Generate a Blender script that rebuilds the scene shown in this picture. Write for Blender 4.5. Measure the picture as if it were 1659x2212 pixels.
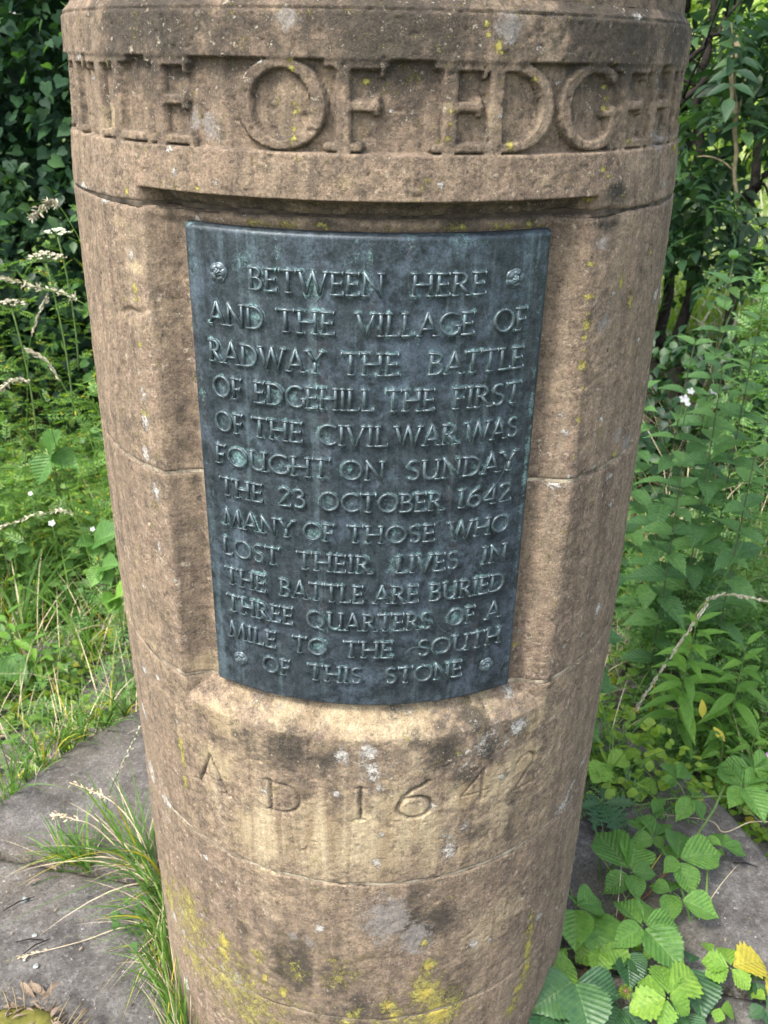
import bpy, bmesh, math, random
import numpy as np
from mathutils import Vector, Matrix

C = bpy.context.scene
for o in list(bpy.data.objects): bpy.data.objects.remove(o)
COL = C.collection
R = math.radians
rng = np.random.default_rng(7)

# ------------------------------------------------------------------ camera
CAM = Vector((0.0, -1.222, 1.494))
PITCH, ROLL, YAW = 0.46215, 0.02011, 0.01582
fw = Vector((math.sin(YAW)*math.cos(PITCH), math.cos(YAW)*math.cos(PITCH), -math.sin(PITCH)))
rt0 = fw.cross(Vector((0,0,1))).normalized(); up0 = rt0.cross(fw)
rt = rt0*math.cos(ROLL) + up0*math.sin(ROLL)
up = up0*math.cos(ROLL) - rt0*math.sin(ROLL)
cd = bpy.data.cameras.new('camera'); cam = bpy.data.objects.new('camera', cd); COL.objects.link(cam)
cam.matrix_world = Matrix(((rt.x, up.x, -fw.x, CAM.x), (rt.y, up.y, -fw.y, CAM.y), (rt.z, up.z, -fw.z, CAM.z), (0,0,0,1)))
cd.sensor_fit = 'VERTICAL'; cd.sensor_height = 24.0; cd.lens = 24.0*1969.2/2212.0
cd.clip_start = 0.02; cd.clip_end = 400
cd.dof.use_dof = True; cd.dof.focus_distance = 0.98; cd.dof.aperture_fstop = 9
C.camera = cam

# ------------------------------------------------------------------ world, sun, exposure
SUN_EL, SUN_AZ = 56.0, -50.0      # azimuth measured from the viewer's side (-y) towards -x
sd = Vector((math.sin(R(SUN_AZ))*math.cos(R(SUN_EL)), -math.cos(R(SUN_AZ))*math.cos(R(SUN_EL)), math.sin(R(SUN_EL))))
w = bpy.data.worlds.new('World'); C.world = w; w.use_nodes = True
nt = w.node_tree; nt.nodes.clear()
sky = nt.nodes.new('ShaderNodeTexSky'); sky.sky_type = 'NISHITA'; sky.sun_disc = False
sky.sun_elevation = R(SUN_EL); sky.sun_rotation = math.atan2(sd.x, sd.y); sky.air_density = 1.0; sky.dust_density = 3.0; sky.ozone_density = 1.0
hs = nt.nodes.new('ShaderNodeHueSaturation'); hs.inputs['Saturation'].default_value = 0.62
bg = nt.nodes.new('ShaderNodeBackground'); bg.inputs['Strength'].default_value = 0.15
ou = nt.nodes.new('ShaderNodeOutputWorld')
nt.links.new(sky.outputs[0], hs.inputs['Color']); nt.links.new(hs.outputs[0], bg.inputs[0]); nt.links.new(bg.outputs[0], ou.inputs[0])
sl = bpy.data.lights.new('sun', 'SUN'); sl.energy = 1.5; sl.angle = R(10); sl.color = (1.0, 0.965, 0.90)
so = bpy.data.objects.new('sun', sl); COL.objects.link(so); so.rotation_euler = sd.to_track_quat('Z', 'Y').to_euler(); so.location = (0,0,6)
C.view_settings.view_transform = 'Standard'; C.view_settings.look = 'None'; C.view_settings.gamma = 1
C.view_settings.use_curve_mapping = False; C.view_settings.exposure = 1.84
C.render.engine = 'CYCLES'; C.cycles.max_bounces = 6; C.cycles.diffuse_bounces = 4; C.cycles.transmission_bounces = 4; C.cycles.transparent_max_bounces = 4

# ------------------------------------------------------------------ helpers
def ray(px, py):
    return fw*1969.2 + rt*(px-829.5) + up*(1106-py)
def on(px, py, z):                       # the place at height z seen at that spot of the photograph
    d = ray(px, py); return CAM + d*((z-CAM.z)/d.z)
def atY(px, py, y):                      # the place at depth y
    d = ray(px, py); return CAM + d*((y-CAM.y)/d.y)
def tag(o, label=None, cat=None, group=None, kind=None):
    if label: o['label'] = label
    if cat: o['category'] = cat
    if group: o['group'] = group
    if kind: o['kind'] = kind
    return o
def thing(name, label, cat, loc=(0,0,0), group=None):
    o = bpy.data.objects.new(name, None); COL.objects.link(o); o.location = loc; o.empty_display_size = .05
    return tag(o, label, cat, group)
def link(name, me, m, parent=None):
    o = bpy.data.objects.new(name, me); COL.objects.link(o)
    if m and not me.materials: me.materials.append(m)
    if parent:
        o.parent = parent
        o.matrix_parent_inverse = Matrix.Translation(-Vector(parent.location))
    return o
def mesh_np(name, V, F, uv=None, smooth=True, tri=None):
    """V (n,3); F (m,4) quads, tri (k,3) triangles"""
    me = bpy.data.meshes.new(name)
    V = np.asarray(V, np.float32)
    F = np.zeros((0,4), np.int32) if F is None or len(F)==0 else np.asarray(F, np.int32)
    T = np.zeros((0,3), np.int32) if tri is None or len(tri)==0 else np.asarray(tri, np.int32)
    me.vertices.add(len(V)); me.vertices.foreach_set('co', V.ravel())
    idx = np.concatenate([F.ravel(), T.ravel()]); me.loops.add(len(idx)); me.loops.foreach_set('vertex_index', idx)
    me.polygons.add(len(F)+len(T))
    st = np.concatenate([np.arange(len(F))*4, len(F)*4 + np.arange(len(T))*3]).astype(np.int32)
    me.polygons.foreach_set('loop_start', st)
    if smooth: me.polygons.foreach_set('use_smooth', np.ones(len(F)+len(T), bool))
    if uv is not None:
        l = me.uv_layers.new(name='UVMap'); l.data.foreach_set('uv', np.asarray(uv, np.float32)[idx].ravel())
    me.update(calc_edges=True); me.validate()
    return me
def tube_arrays(pts, rad, n=6):
    pts = np.asarray([tuple(p) for p in pts], float); rad = np.broadcast_to(np.asarray(rad, float), (len(pts),))
    t = np.gradient(pts, axis=0); t /= np.linalg.norm(t, axis=1)[:,None]+1e-9
    ref = np.where(np.abs(t[:, 2:3])>.9, np.array([[1.,0,0]]), np.array([[0,0,1.]]))
    a = np.cross(t, ref); a /= np.linalg.norm(a, axis=1)[:,None]+1e-9; b = np.cross(t, a)
    th = np.arange(n)/n*2*np.pi
    V = pts[:,None,:] + rad[:,None,None]*(a[:,None,:]*np.cos(th)[None,:,None] + b[:,None,:]*np.sin(th)[None,:,None])
    k = len(pts); V = V.reshape(-1,3)
    i = np.arange(k-1)[:,None]*n; j = np.arange(n)[None,:]; j2 = (j+1)%n
    F = np.stack([i+j, i+j2, i+n+j2, i+n+j], -1).reshape(-1,4)
    V = np.concatenate([V, pts[:1], pts[-1:]]); c0 = k*n; c1 = c0+1
    T = [[c0, (q+1)%n, q] for q in range(n)] + [[c1, (k-1)*n+q, (k-1)*n+(q+1)%n] for q in range(n)]
    return V, F, np.array(T)
def joined(parts):
    Vs, Fs, Ts, o = [], [], [], 0
    for V, F, T in parts:
        Vs.append(V)
        if F is not None and len(F): Fs.append(np.asarray(F)+o)
        if T is not None and len(T): Ts.append(np.asarray(T)+o)
        o += len(V)
    return np.concatenate(Vs), (np.concatenate(Fs) if Fs else None), (np.concatenate(Ts) if Ts else None)
def bez(p0, p1, p2, n=10):
    p0, p1, p2 = Vector(p0), Vector(p1), Vector(p2)
    return [p0*(1-t)**2 + p1*2*t*(1-t) + p2*t*t for t in [i/(n-1) for i in range(n)]]
_tab = np.random.default_rng(3).random((64,64,64)).astype(np.float32)
def vnoise(p):
    i = np.floor(p).astype(int); f = (p-i).astype(np.float32); f = f*f*(3-2*f); r = 0
    for dx in (0,1):
        for dy in (0,1):
            for dz in (0,1):
                wgt = (f[...,0] if dx else 1-f[...,0])*(f[...,1] if dy else 1-f[...,1])*(f[...,2] if dz else 1-f[...,2])
                r = r + wgt*_tab[(i[...,0]+dx)&63, (i[...,1]+dy)&63, (i[...,2]+dz)&63]
    return r
def fbm(p, s, o=4, g=.5):
    a, t, r = 1., 0., 0.
    for k in range(o):
        r = r + a*vnoise(p*s+k*17.3); t += a; a *= g; s *= 2.03
    return r/t
def sstep(a, b, x):
    t = np.clip((x-a)/(b-a), 0, 1); return t*t*(3-2*t)

# ------------------------------------------------------------------ materials
class N:
    def __init__(s, name):
        s.m = bpy.data.materials.new(name); s.m.use_nodes = True; s.t = s.m.node_tree; s.t.nodes.clear()
        s.out = s.n('ShaderNodeOutputMaterial')
    def n(s, ty, **k):
        x = s.t.nodes.new(ty)
        for a, b in k.items(): setattr(x, a, b)
        return x
    def l(s, a, b): s.t.links.new(a, b)
    def put(s, inp, v):
        if isinstance(v, bpy.types.NodeSocket): s.l(v, inp)
        elif v is not None: inp.default_value = v
    def mix(s, f, a, b, mode='MIX'):
        x = s.n('ShaderNodeMix', data_type='RGBA', blend_type=mode)
        s.put(x.inputs[0], f)
        for i, v in ((6, a), (7, b)):
            s.put(x.inputs[i], v if isinstance(v, bpy.types.NodeSocket) else (*v, 1) if len(v)==3 else v)
        return x.outputs[2]
    def math(s, op, a, b=None, c=None, clamp=False):
        x = s.n('ShaderNodeMath', operation=op, use_clamp=clamp)
        for i, v in enumerate((a, b, c)): s.put(x.inputs[i], v)
        return x.outputs[0]
    def noise(s, vec, scale, detail=4, rough=.55, dist=0.):
        x = s.n('ShaderNodeTexNoise'); s.put(x.inputs['Vector'], vec); x.inputs['Scale'].default_value = scale
        x.inputs['Detail'].default_value = detail; x.inputs['Roughness'].default_value = rough; x.inputs['Distortion'].default_value = dist
        return x.outputs['Fac']
    def map(s, v, a, b, c=0., d=1.):
        x = s.n('ShaderNodeMapRange', clamp=True); s.put(x.inputs[0], v)
        for i, q in enumerate((a, b, c, d)): x.inputs[i+1].default_value = q
        return x.outputs[0]
    def vmul(s, v, k):
        x = s.n('ShaderNodeVectorMath', operation='MULTIPLY'); s.l(v, x.inputs[0]); x.inputs[1].default_value = k; return x.outputs[0]
    def bsdf(s, col, rough=.8, spec=.3, bump=None, bd=.002, bs=1., metal=0.):
        b = s.n('ShaderNodeBsdfPrincipled'); s.put(b.inputs['Base Color'], col if isinstance(col, bpy.types.NodeSocket) else (*col, 1))
        s.put(b.inputs['Roughness'], rough); s.put(b.inputs['Specular IOR Level'], spec); s.put(b.inputs['Metallic'], metal)
        if bump is not None:
            k = s.n('ShaderNodeBump'); k.inputs['Strength'].default_value = bs; k.inputs['Distance'].default_value = bd
            s.l(bump, k.inputs['Height']); s.l(k.outputs[0], b.inputs['Normal'])
        s.l(b.outputs[0], s.out.inputs[0]); return b
def stone_material():
    s = N('weathered_ironstone'); tc = s.n('ShaderNodeTexCoord').outputs['Object']
    at = s.n('ShaderNodeVertexColor', layer_name='growth_and_shade'); sep = s.n('ShaderNodeSeparateColor'); s.l(at.outputs['Color'], sep.inputs[0])
    aw, ay, ad = sep.outputs[0], sep.outputs[1], sep.outputs[2]; ao = at.outputs['Alpha']
    ag = s.n('ShaderNodeAttribute', attribute_name='grey').outputs['Fac']
    big = s.noise(tc, 6, 5, .6); mid = s.noise(tc, 34, 7, .72, .3); m2 = s.noise(tc, 95, 6, .75); fine = s.noise(tc, 330, 5, .8); grit = s.noise(tc, 620, 3, .8)
    streak = s.noise(s.vmul(tc, (30, 30, 2.0)), 1.6, 6, .68, .5); st2 = s.noise(s.vmul(tc, (90, 90, 7)), 1.4, 5, .7, .3)
    vein = s.noise(s.vmul(tc, (9, 9, 30)), 1.2, 6, .65, 1.4)
    def tone(v, amp): return s.math('MULTIPLY', s.math('SUBTRACT', v, .5), amp)
    base = s.math('ADD', .5, s.math('ADD', tone(mid, 1.4), s.math('ADD', tone(m2, 2.1), tone(fine, 1.3))))
    c = s.mix(s.map(base, .05, .95), (.088, .071, .056), (.310, .232, .162))
    c = s.mix(s.map(big, .42, .64, 0, .6), c, s.mix(s.map(base, .2, .9), (.090, .067, .055), (.250, .178, .135)))
    c = s.mix(s.math('MULTIPLY', s.map(vein, .5, .68, 0, .5), s.map(m2, .4, .55)), c, (.34, .265, .175))
    c = s.mix(s.map(s.math('ADD', streak, tone(m2, .5)), .52, .72, 0, .6), c, (.060, .051, .045))
    c = s.mix(s.map(s.math('ADD', st2, tone(m2, .7)), .60, .78, 0, .55), c, (.33, .275, .205))
    c = s.mix(s.map(s.math('ADD', streak, tone(m2, .5)), .46, .28, 0, .5), c, (.30, .245, .175))
    patch = s.math('ADD', ao, s.math('ADD', tone(mid, 1.2), tone(m2, 1.)))
    c = s.mix(s.map(patch, .3, .85, 0, .8), c, s.mix(s.map(streak, .35, .62), (.46, .385, .25), (.27, .205, .125)))
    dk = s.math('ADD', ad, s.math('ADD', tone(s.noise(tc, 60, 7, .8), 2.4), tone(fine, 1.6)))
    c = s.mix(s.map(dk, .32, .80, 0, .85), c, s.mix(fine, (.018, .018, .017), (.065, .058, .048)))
    gr = s.math('ADD', ag, s.math('ADD', tone(s.noise(tc, 90, 6, .75), 2.4), tone(fine, 1.)))
    c = s.mix(s.map(gr, .48, .75, 0, .7), c, (.235, .22, .205))
    # scattered tiny crusts and grains everywhere
    sp = s.math('ADD', s.noise(tc, 120, 5, .75), tone(big, .35))
    c = s.mix(s.map(sp, .605, .69, 0, .75), c, (.44, .38, .29))
    c = s.mix(s.map(s.noise(s.vmul(tc, (1, 1, .6)), 150, 4, .7), .36, .27, 0, .8), c, (.040, .032, .027))
    # pale and yellow lichen, crumbled at the edges
    nl = s.noise(tc, 230, 7, .85); nm = s.noise(tc, 70, 5, .75)
    lw = s.math('ADD', aw, s.math('ADD', tone(nl, 3.2), tone(nm, 2.4)))
    fwh = s.map(lw, .54, .84, 0, .85)
    c = s.mix(fwh, c, s.mix(s.map(fine, .35, .65), (.26, .25, .23), (.60, .58, .53)))
    ly = s.math('ADD', ay, s.math('ADD', tone(s.noise(tc, 210, 7, .85), 3.4), tone(s.noise(tc, 62, 5, .75), 2.6)))
    fy = s.map(ly, .41, .74, 0, .84)
    yc = s.mix(s.map(ay, .75, 1.), (.25, .225, .06), (.44, .31, .03))
    c = s.mix(fy, c, s.mix(s.map(fine, .35, .65), yc, (.38, .35, .10)))
    c = s.mix(s.map(s.math('ADD', s.math('MULTIPLY', fine, .5), s.math('MULTIPLY', grit, .5)), .36, .64), s.mix(1., c, (.68, .67, .66), 'MULTIPLY'), s.mix(1., c, (1.42, 1.40, 1.36), 'MULTIPLY'))
    h = s.math('ADD', s.math('MULTIPLY', fine, .7), s.math('ADD', s.math('MULTIPLY', mid, 1.0), s.math('ADD', s.math('MULTIPLY', fwh, .3), s.math('MULTIPLY', fy, .3))))
    h = s.math('ADD', h, m2)
    s.bsdf(c, .92, .15, h, .0026, 1.); return s.m
def bronze_material(name, raised):
    s = N(name); tc = s.n('ShaderNodeTexCoord').outputs['Object']
    if raised: 
        ge = s.n('ShaderNodeNewGeometry').outputs['Position']; n = s.noise(ge, 150, 5, .7)
        c = s.mix(s.map(n, .35, .65), (.034, .048, .056), (.105, .135, .145)); c = s.mix(s.map(s.noise(ge, 90, 5, .7), .56, .68, 0, .5), c, (.12, .24, .23))
        s.bsdf(c, s.map(n, .3, .7, .30, .46), .6, n, .0003, .4, .4); return s.m
    pa = s.n('ShaderNodeAttribute', attribute_name='patina').outputs['Fac']
    streak = s.noise(s.vmul(tc, (42, 42, 3)), 1.1, 5, .6, .8); mid = s.noise(tc, 55, 7, .75); fine = s.noise(tc, 420, 5, .8); big = s.noise(tc, 11, 5, .6); m2 = s.noise(tc, 150, 6, .8)
    def tone(v, amp): return s.math('MULTIPLY', s.math('SUBTRACT', v, .5), amp)
    c = s.mix(s.map(s.math('ADD', mid, tone(m2, .8)), .3, .7), (.012, .019, .023), (.048, .063, .074))
    c = s.mix(s.map(s.math('ADD', streak, tone(m2, .4)), .56, .72, 0, .5), c, (.060, .050, .052))
    c = s.mix(s.map(s.math('ADD', big, tone(mid, .9)), .52, .72, 0, .5), c, (.085, .112, .150))
    st2 = s.noise(s.vmul(tc, (75, 75, 2.2)), 1., 4, .6, .5); c = s.mix(s.map(s.math('ADD', st2, tone(mid, .5)), .55, .72, 0, .45), c, (.105, .15, .165)); c = s.mix(s.map(st2, .42, .28, 0, .5), c, (.008, .014, .018))
    pk = s.math('ADD', pa, s.math('ADD', tone(s.noise(tc, 170, 7, .85), 2.2), s.math('ADD', tone(s.noise(tc, 30, 4, .65), 1.9), tone(streak, 1.2))))
    c = s.mix(s.map(pk, .50, 1.15, 0, .9), c, s.mix(s.map(fine, .35, .65), (.08, .19, .19), (.27, .42, .40)))
    sc = s.n('ShaderNodeTexWave', wave_type='BANDS', bands_direction='DIAGONAL'); s.l(tc, sc.inputs['Vector'])
    sc.inputs['Scale'].default_value = 9; sc.inputs['Distortion'].default_value = 40; sc.inputs['Detail'].default_value = 2; sc.inputs['Detail Scale'].default_value = .7
    scr = s.math('MULTIPLY', s.map(sc.outputs['Fac'], .9965, 1.), s.map(s.noise(tc, 14, 2), .55, .66))
    c = s.mix(s.math('MULTIPLY', scr, .3), c, (.20, .27, .29))
    c = s.mix(s.map(fine, .34, .66), s.mix(1., c, (.62, .62, .62), 'MULTIPLY'), s.mix(1., c, (1.5, 1.5, 1.5), 'MULTIPLY'))
    h = s.math('ADD', s.math('MULTIPLY', fine, .4), m2)
    s.bsdf(c, s.map(mid, .3, .7, .34, .56), .45, h, .0005, .8, .3); return s.m
def slab_material():
    s = N('plinth_sandstone'); tc = s.n('ShaderNodeTexCoord').outputs['Object']
    mid = s.noise(tc, 14, 6, .68); fine = s.noise(tc, 210, 6, .85); big = s.noise(tc, 3, 4)
    c = s.mix(s.map(mid, .36, .66), (.060, .055, .051), (.175, .162, .150))
    c = s.mix(s.map(big, .45, .62, 0, .5), c, (.15, .125, .095))
    c = s.mix(s.map(s.noise(tc, 75, 7, .85), .53, .62, 0, .6), c, (.27, .265, .25))
    c = s.mix(s.map(s.noise(tc, 42, 5, .7), .62, .70, 0, .6), c, (.20, .19, .10))
    c = s.mix(s.map(fine, .52, .38, 0, .8), c, (.035, .031, .028))
    c = s.mix(s.map(s.noise(tc, 90, 3, .6), .69, .73, 0, .8), c, (.42, .41, .37))
    h = s.math('ADD', s.math('MULTIPLY', fine, .6), s.math('MULTIPLY', mid, 1.5))
    s.bsdf(c, .92, .15, h, .004, .9); return s.m
def mortar_material():
    s = N('lime_mortar'); tc = s.n('ShaderNodeTexCoord').outputs['Object']
    c = s.mix(s.map(s.noise(tc, 22, 5, .7), .4, .62), (.10, .078, .058), (.42, .36, .26))
    s.bsdf(c, .95, .1, s.noise(tc, 300, 4), .002, 1.); return s.m
def soil_material():
    s = N('earth'); tc = s.n('ShaderNodeTexCoord').outputs['Object']
    mid = s.noise(tc, 6, 6, .7)
    far = s.n('ShaderNodeVectorMath', operation='LENGTH'); s.l(tc, far.inputs[0])
    c = s.mix(mid, (.028, .024, .016), (.075, .065, .04))
    c = s.mix(s.map(far.outputs['Value'], 5., 9.), c, s.mix(s.noise(tc, 3, 6, .7), (.07, .12, .03), (.17, .22, .07)))
    s.bsdf(c, .95, .1, s.noise(tc, 50, 5, .7), .02, 1.); return s.m
def leaf_material(name, dark, mid_, light, veins=0., trans=.32, rough=.48, vein_n=9., spec=.35, yellow=0.):
    s = N(name); tx = s.n('ShaderNodeTexCoord'); tc = tx.outputs['Object']; uv = tx.outputs['UV']
    ge = s.n('ShaderNodeNewGeometry'); oi = s.n('ShaderNodeObjectInfo')
    r = s.math('FRACT', s.math('ADD', ge.outputs['Random Per Island'], s.math('MULTIPLY', oi.outputs['Random'], 7.31)))
    rp = s.n('ShaderNodeValToRGB'); s.l(r, rp.inputs[0]); e = rp.color_ramp.elements
    e[0].color = (*dark, 1); e[1].color = (*light, 1); x = e.new(.5); x.color = (*mid_, 1)
    if yellow:
        e[-1].position = 1-yellow-.001; x = e.new(1-yellow); x.color = (.42, .36, .05, 1)
    c = rp.outputs[0]
    su = s.n('ShaderNodeSeparateXYZ'); s.l(uv, su.inputs[0]); u = s.math('ABSOLUTE', s.math('SUBTRACT', su.outputs[0], .5)); v = su.outputs[1]
    c = s.mix(s.map(s.noise(tc, 60, 4, .6), .3, .7), s.mix(1., c, (.78, .80, .75), 'MULTIPLY'), s.mix(1., c, (1.2, 1.18, 1.15), 'MULTIPLY'))
    off = s.n('ShaderNodeVectorMath', operation='ADD'); s.l(s.vmul(uv, (7, 9, 1)), off.inputs[0]); cmb = s.n('ShaderNodeCombineXYZ'); s.l(s.math('MULTIPLY', r, 50.), cmb.inputs[2]); s.l(cmb.outputs[0], off.inputs[1])
    blot = s.noise(off.outputs[0], 1., 4, .7)
    c = s.mix(s.map(blot, .35, .65), s.mix(1., c, (.74, .80, .80), 'MULTIPLY'), s.mix(1., c, (1.28, 1.18, 1.0), 'MULTIPLY'))
    c = s.mix(s.map(blot, .70, .735, 0, .8), c, (.17, .11, .035))
    bump = s.noise(tc, 120, 3)
    if veins:
        ph = s.math('FRACT', s.math('MULTIPLY', s.math('SUBTRACT', v, s.math('MULTIPLY', u, .75)), vein_n))
        tri = s.math('ABSOLUTE', s.math('SUBTRACT', ph, .5))
        line = s.map(tri, .42, .5); rib = s.map(u, .028, .008); rib2 = s.math('MAXIMUM', rib, line)
        c = s.mix(s.math('MULTIPLY', rib2, .36*veins), c, (.22, .34, .11))
        bump = s.math('ADD', s.math('MULTIPLY', s.math('SUBTRACT', 1., s.math('MULTIPLY', tri, 2.)), -1.), s.math('MULTIPLY', rib, -.6))
    b = s.bsdf(c, rough, spec, bump, .0015*veins+.0004 if veins else .001, .75 if veins else .4)
    tr = s.n('ShaderNodeBsdfTranslucent'); s.l(s.mix(1., c, (1.5, 1.6, .7), 'MULTIPLY'), tr.inputs[0])
    mx = s.n('ShaderNodeMixShader'); mx.inputs[0].default_value = trans
    s.l(b.outputs[0], mx.inputs[1]); s.l(tr.outputs[0], mx.inputs[2]); s.l(mx.outputs[0], s.out.inputs[0]); return s.m
def plain(name, a, b, scale=40, rough=.8, spec=.2, bd=.002):
    s = N(name); tc = s.n('ShaderNodeTexCoord').outputs['Object']; n = s.noise(tc, scale, 5, .65)
    s.bsdf(s.mix(s.map(n, .35, .65), a, b), rough, spec, n, bd, .8); return s.m
M = dict(stone=stone_material(), bronze=bronze_material('patinated_bronze', False), bronzel=bronze_material('bronze_letter', True), mortard=plain('dark_joint', (.02,.016,.012), (.09,.07,.05), 60), slab=slab_material(), mortar=mortar_material(), soil=soil_material(),
    ivy=leaf_material('ivy_leaf', (.008,.026,.016), (.016,.046,.026), (.034,.082,.036), trans=.25, rough=.6, spec=.15),
    ivyb=leaf_material('young_ivy_leaf', (.06,.14,.05), (.08,.19,.06), (.13,.26,.07), trans=.35),
    tree=leaf_material('tree_leaf', (.016,.042,.024), (.026,.066,.030), (.055,.115,.038), trans=.34),  # leaf colour darkened to put the shade of the trees into it
    far=leaf_material('sunlit_leaf', (.20,.30,.07), (.34,.45,.14), (.52,.58,.28), trans=.5),  # sunlight put into the colour, paler than real leaves
    nettle=leaf_material('nettle_leaf', (.050,.125,.045), (.070,.165,.055), (.095,.205,.06), veins=.7, trans=.32, rough=.6, vein_n=8),
    bramble=leaf_material('bramble_leaf', (.060,.150,.035), (.085,.200,.042), (.125,.260,.055), veins=.9, trans=.28, rough=.45, vein_n=8.5),
    brambled=leaf_material('old_bramble_leaf', (.024,.070,.034), (.034,.090,.040), (.046,.110,.044), veins=.45, trans=.18, rough=.42, vein_n=10),
    avens=leaf_material('avens_leaf', (.12,.24,.04), (.15,.29,.045), (.21,.35,.06), veins=.6, trans=.35, rough=.55, vein_n=6, yellow=.08),
    willow=leaf_material('willowherb_leaf', (.10,.22,.04), (.13,.28,.05), (.18,.34,.06), veins=.4, trans=.38, rough=.5, vein_n=12),
    herb=leaf_material('herb_leaf', (.055,.125,.035), (.11,.22,.05), (.19,.32,.07), trans=.38, yellow=.04),
    feather=leaf_material('feathery_leaf', (.065,.15,.055), (.12,.25,.085), (.20,.35,.12), trans=.42),
    jenny=leaf_material('creeping_leaf', (.13,.23,.03), (.18,.30,.04), (.26,.36,.06), trans=.4, rough=.5),
    grass=leaf_material('grass_blade', (.055,.13,.03), (.10,.21,.045), (.18,.31,.07), trans=.4, yellow=.07),
    crumb=plain('soil_crumb', (.03,.025,.018), (.13,.11,.06), 90), straw=plain('dry_straw', (.34,.27,.17), (.58,.50,.34), 60), bark=plain('dark_bark', (.008,.007,.006), (.030,.026,.022), 30, .9, .1, .006),
    twig=plain('pale_bark', (.12,.10,.06), (.24,.20,.12), 50), stem=plain('green_stem', (.08,.14,.04), (.13,.20,.06), 40), nstem=plain('nettle_stem', (.05,.07,.03), (.09,.10,.05), 40),
    redstem=plain('red_brown_stem', (.10,.045,.035), (.20,.10,.06), 40), seed=plain('seed_head', (.34,.30,.20), (.58,.54,.42), 80),
    umbel=plain('umbel_flower', (.42,.44,.30), (.66,.68,.52), 90), dry=plain('dead_leaf', (.10,.07,.05), (.36,.28,.20), 30),
    petal=plain('white_petal', (.46,.46,.46), (.60,.60,.58), 90), moss=plain('moss_green_foam', (.06,.06,.012), (.15,.14,.03), 40, .9),
    pebble=plain('pale_pebble', (.16,.18,.17), (.36,.39,.38), 90), yellowf=plain('yellow_leaf', (.48,.40,.05), (.62,.54,.10), 50),
    pink=plain('pink_petal', (.42,.20,.40), (.58,.34,.55), 90))
ROWS = [
 (1.2898, 1.3125, [('BETWEEN', -20.2, 1.6), ('HERE', 5.8, 18.0)]),
 (1.2510, 1.2744, [('AND', -28.1, -17.7), ('THE', -15.7, -6.0), ('VILLAGE', -2.8, 16.4), ('OF', 19.7, 25.9)]),
 (1.2114, 1.2347, [('RADWAY', -28.5, -7.9), ('THE', -5.1, 4.3), ('BATTLE', 9.0, 25.9)]),
 (1.1738, 1.1974, [('OF', -28.2, -22.4), ('EDGEHILL', -20.2, 0.4), ('THE', 2.1, 10.4), ('FIRST', 13.4, 26.0)]),
 (1.1356, 1.1584, [('OF', -28.2, -22.5), ('THE', -20.9, -11.6), ('CIVIL', -9.2, 2.8), ('WAR', 3.8, 14.5), ('WAS', 16.0, 26.0)]),
 (1.0973, 1.1199, [('FOUGHT', -28.7, -7.0), ('ON', -5.3, 2.3), ('SUNDAY', 5.9, 26.3)]),
 (1.0600, 1.0822, [('THE', -28.1, -19.3), ('23', -16.5, -11.5), ('OCTOBER', -9.1, 12.6), ('1642', 15.2, 25.9)]),
 (1.0226, 1.0441, [('MANY', -27.9, -13.6), ('OF', -12.1, -6.4), ('THOSE', -4.2, 11.5), ('WHO', 13.9, 25.9)]),
 (0.9845, 1.0072, [('LOST', -28.4, -16.6), ('THEIR', -13.4, 0.2), ('LIVES', 4.6, 16.1), ('IN', 20.8, 26.0)]),
 (0.9456, 0.9689, [('THE', -28.3, -19.5), ('BATTLE', -16.9, -1.1), ('ARE', 0.6, 9.0), ('BURIED', 10.9, 26.0)]),
 (0.9087, 0.9320, [('THREE', -28.3, -14.3), ('QUARTERS', -11.8, 11.7), ('OF', 14.5, 20.2), ('A', 22.4, 25.8)]),
 (0.8717, 0.8946, [('MILE', -28.4, -17.9), ('TO', -14.7, -7.9), ('THE', -4.9, 4.5), ('SOUTH', 9.1, 26.3)]),
 (0.8352, 0.8580, [('OF', -21.1, -15.3), ('THIS', -11.8, -1.1), ('STONE', 3.1, 18.3)]),
]
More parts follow.
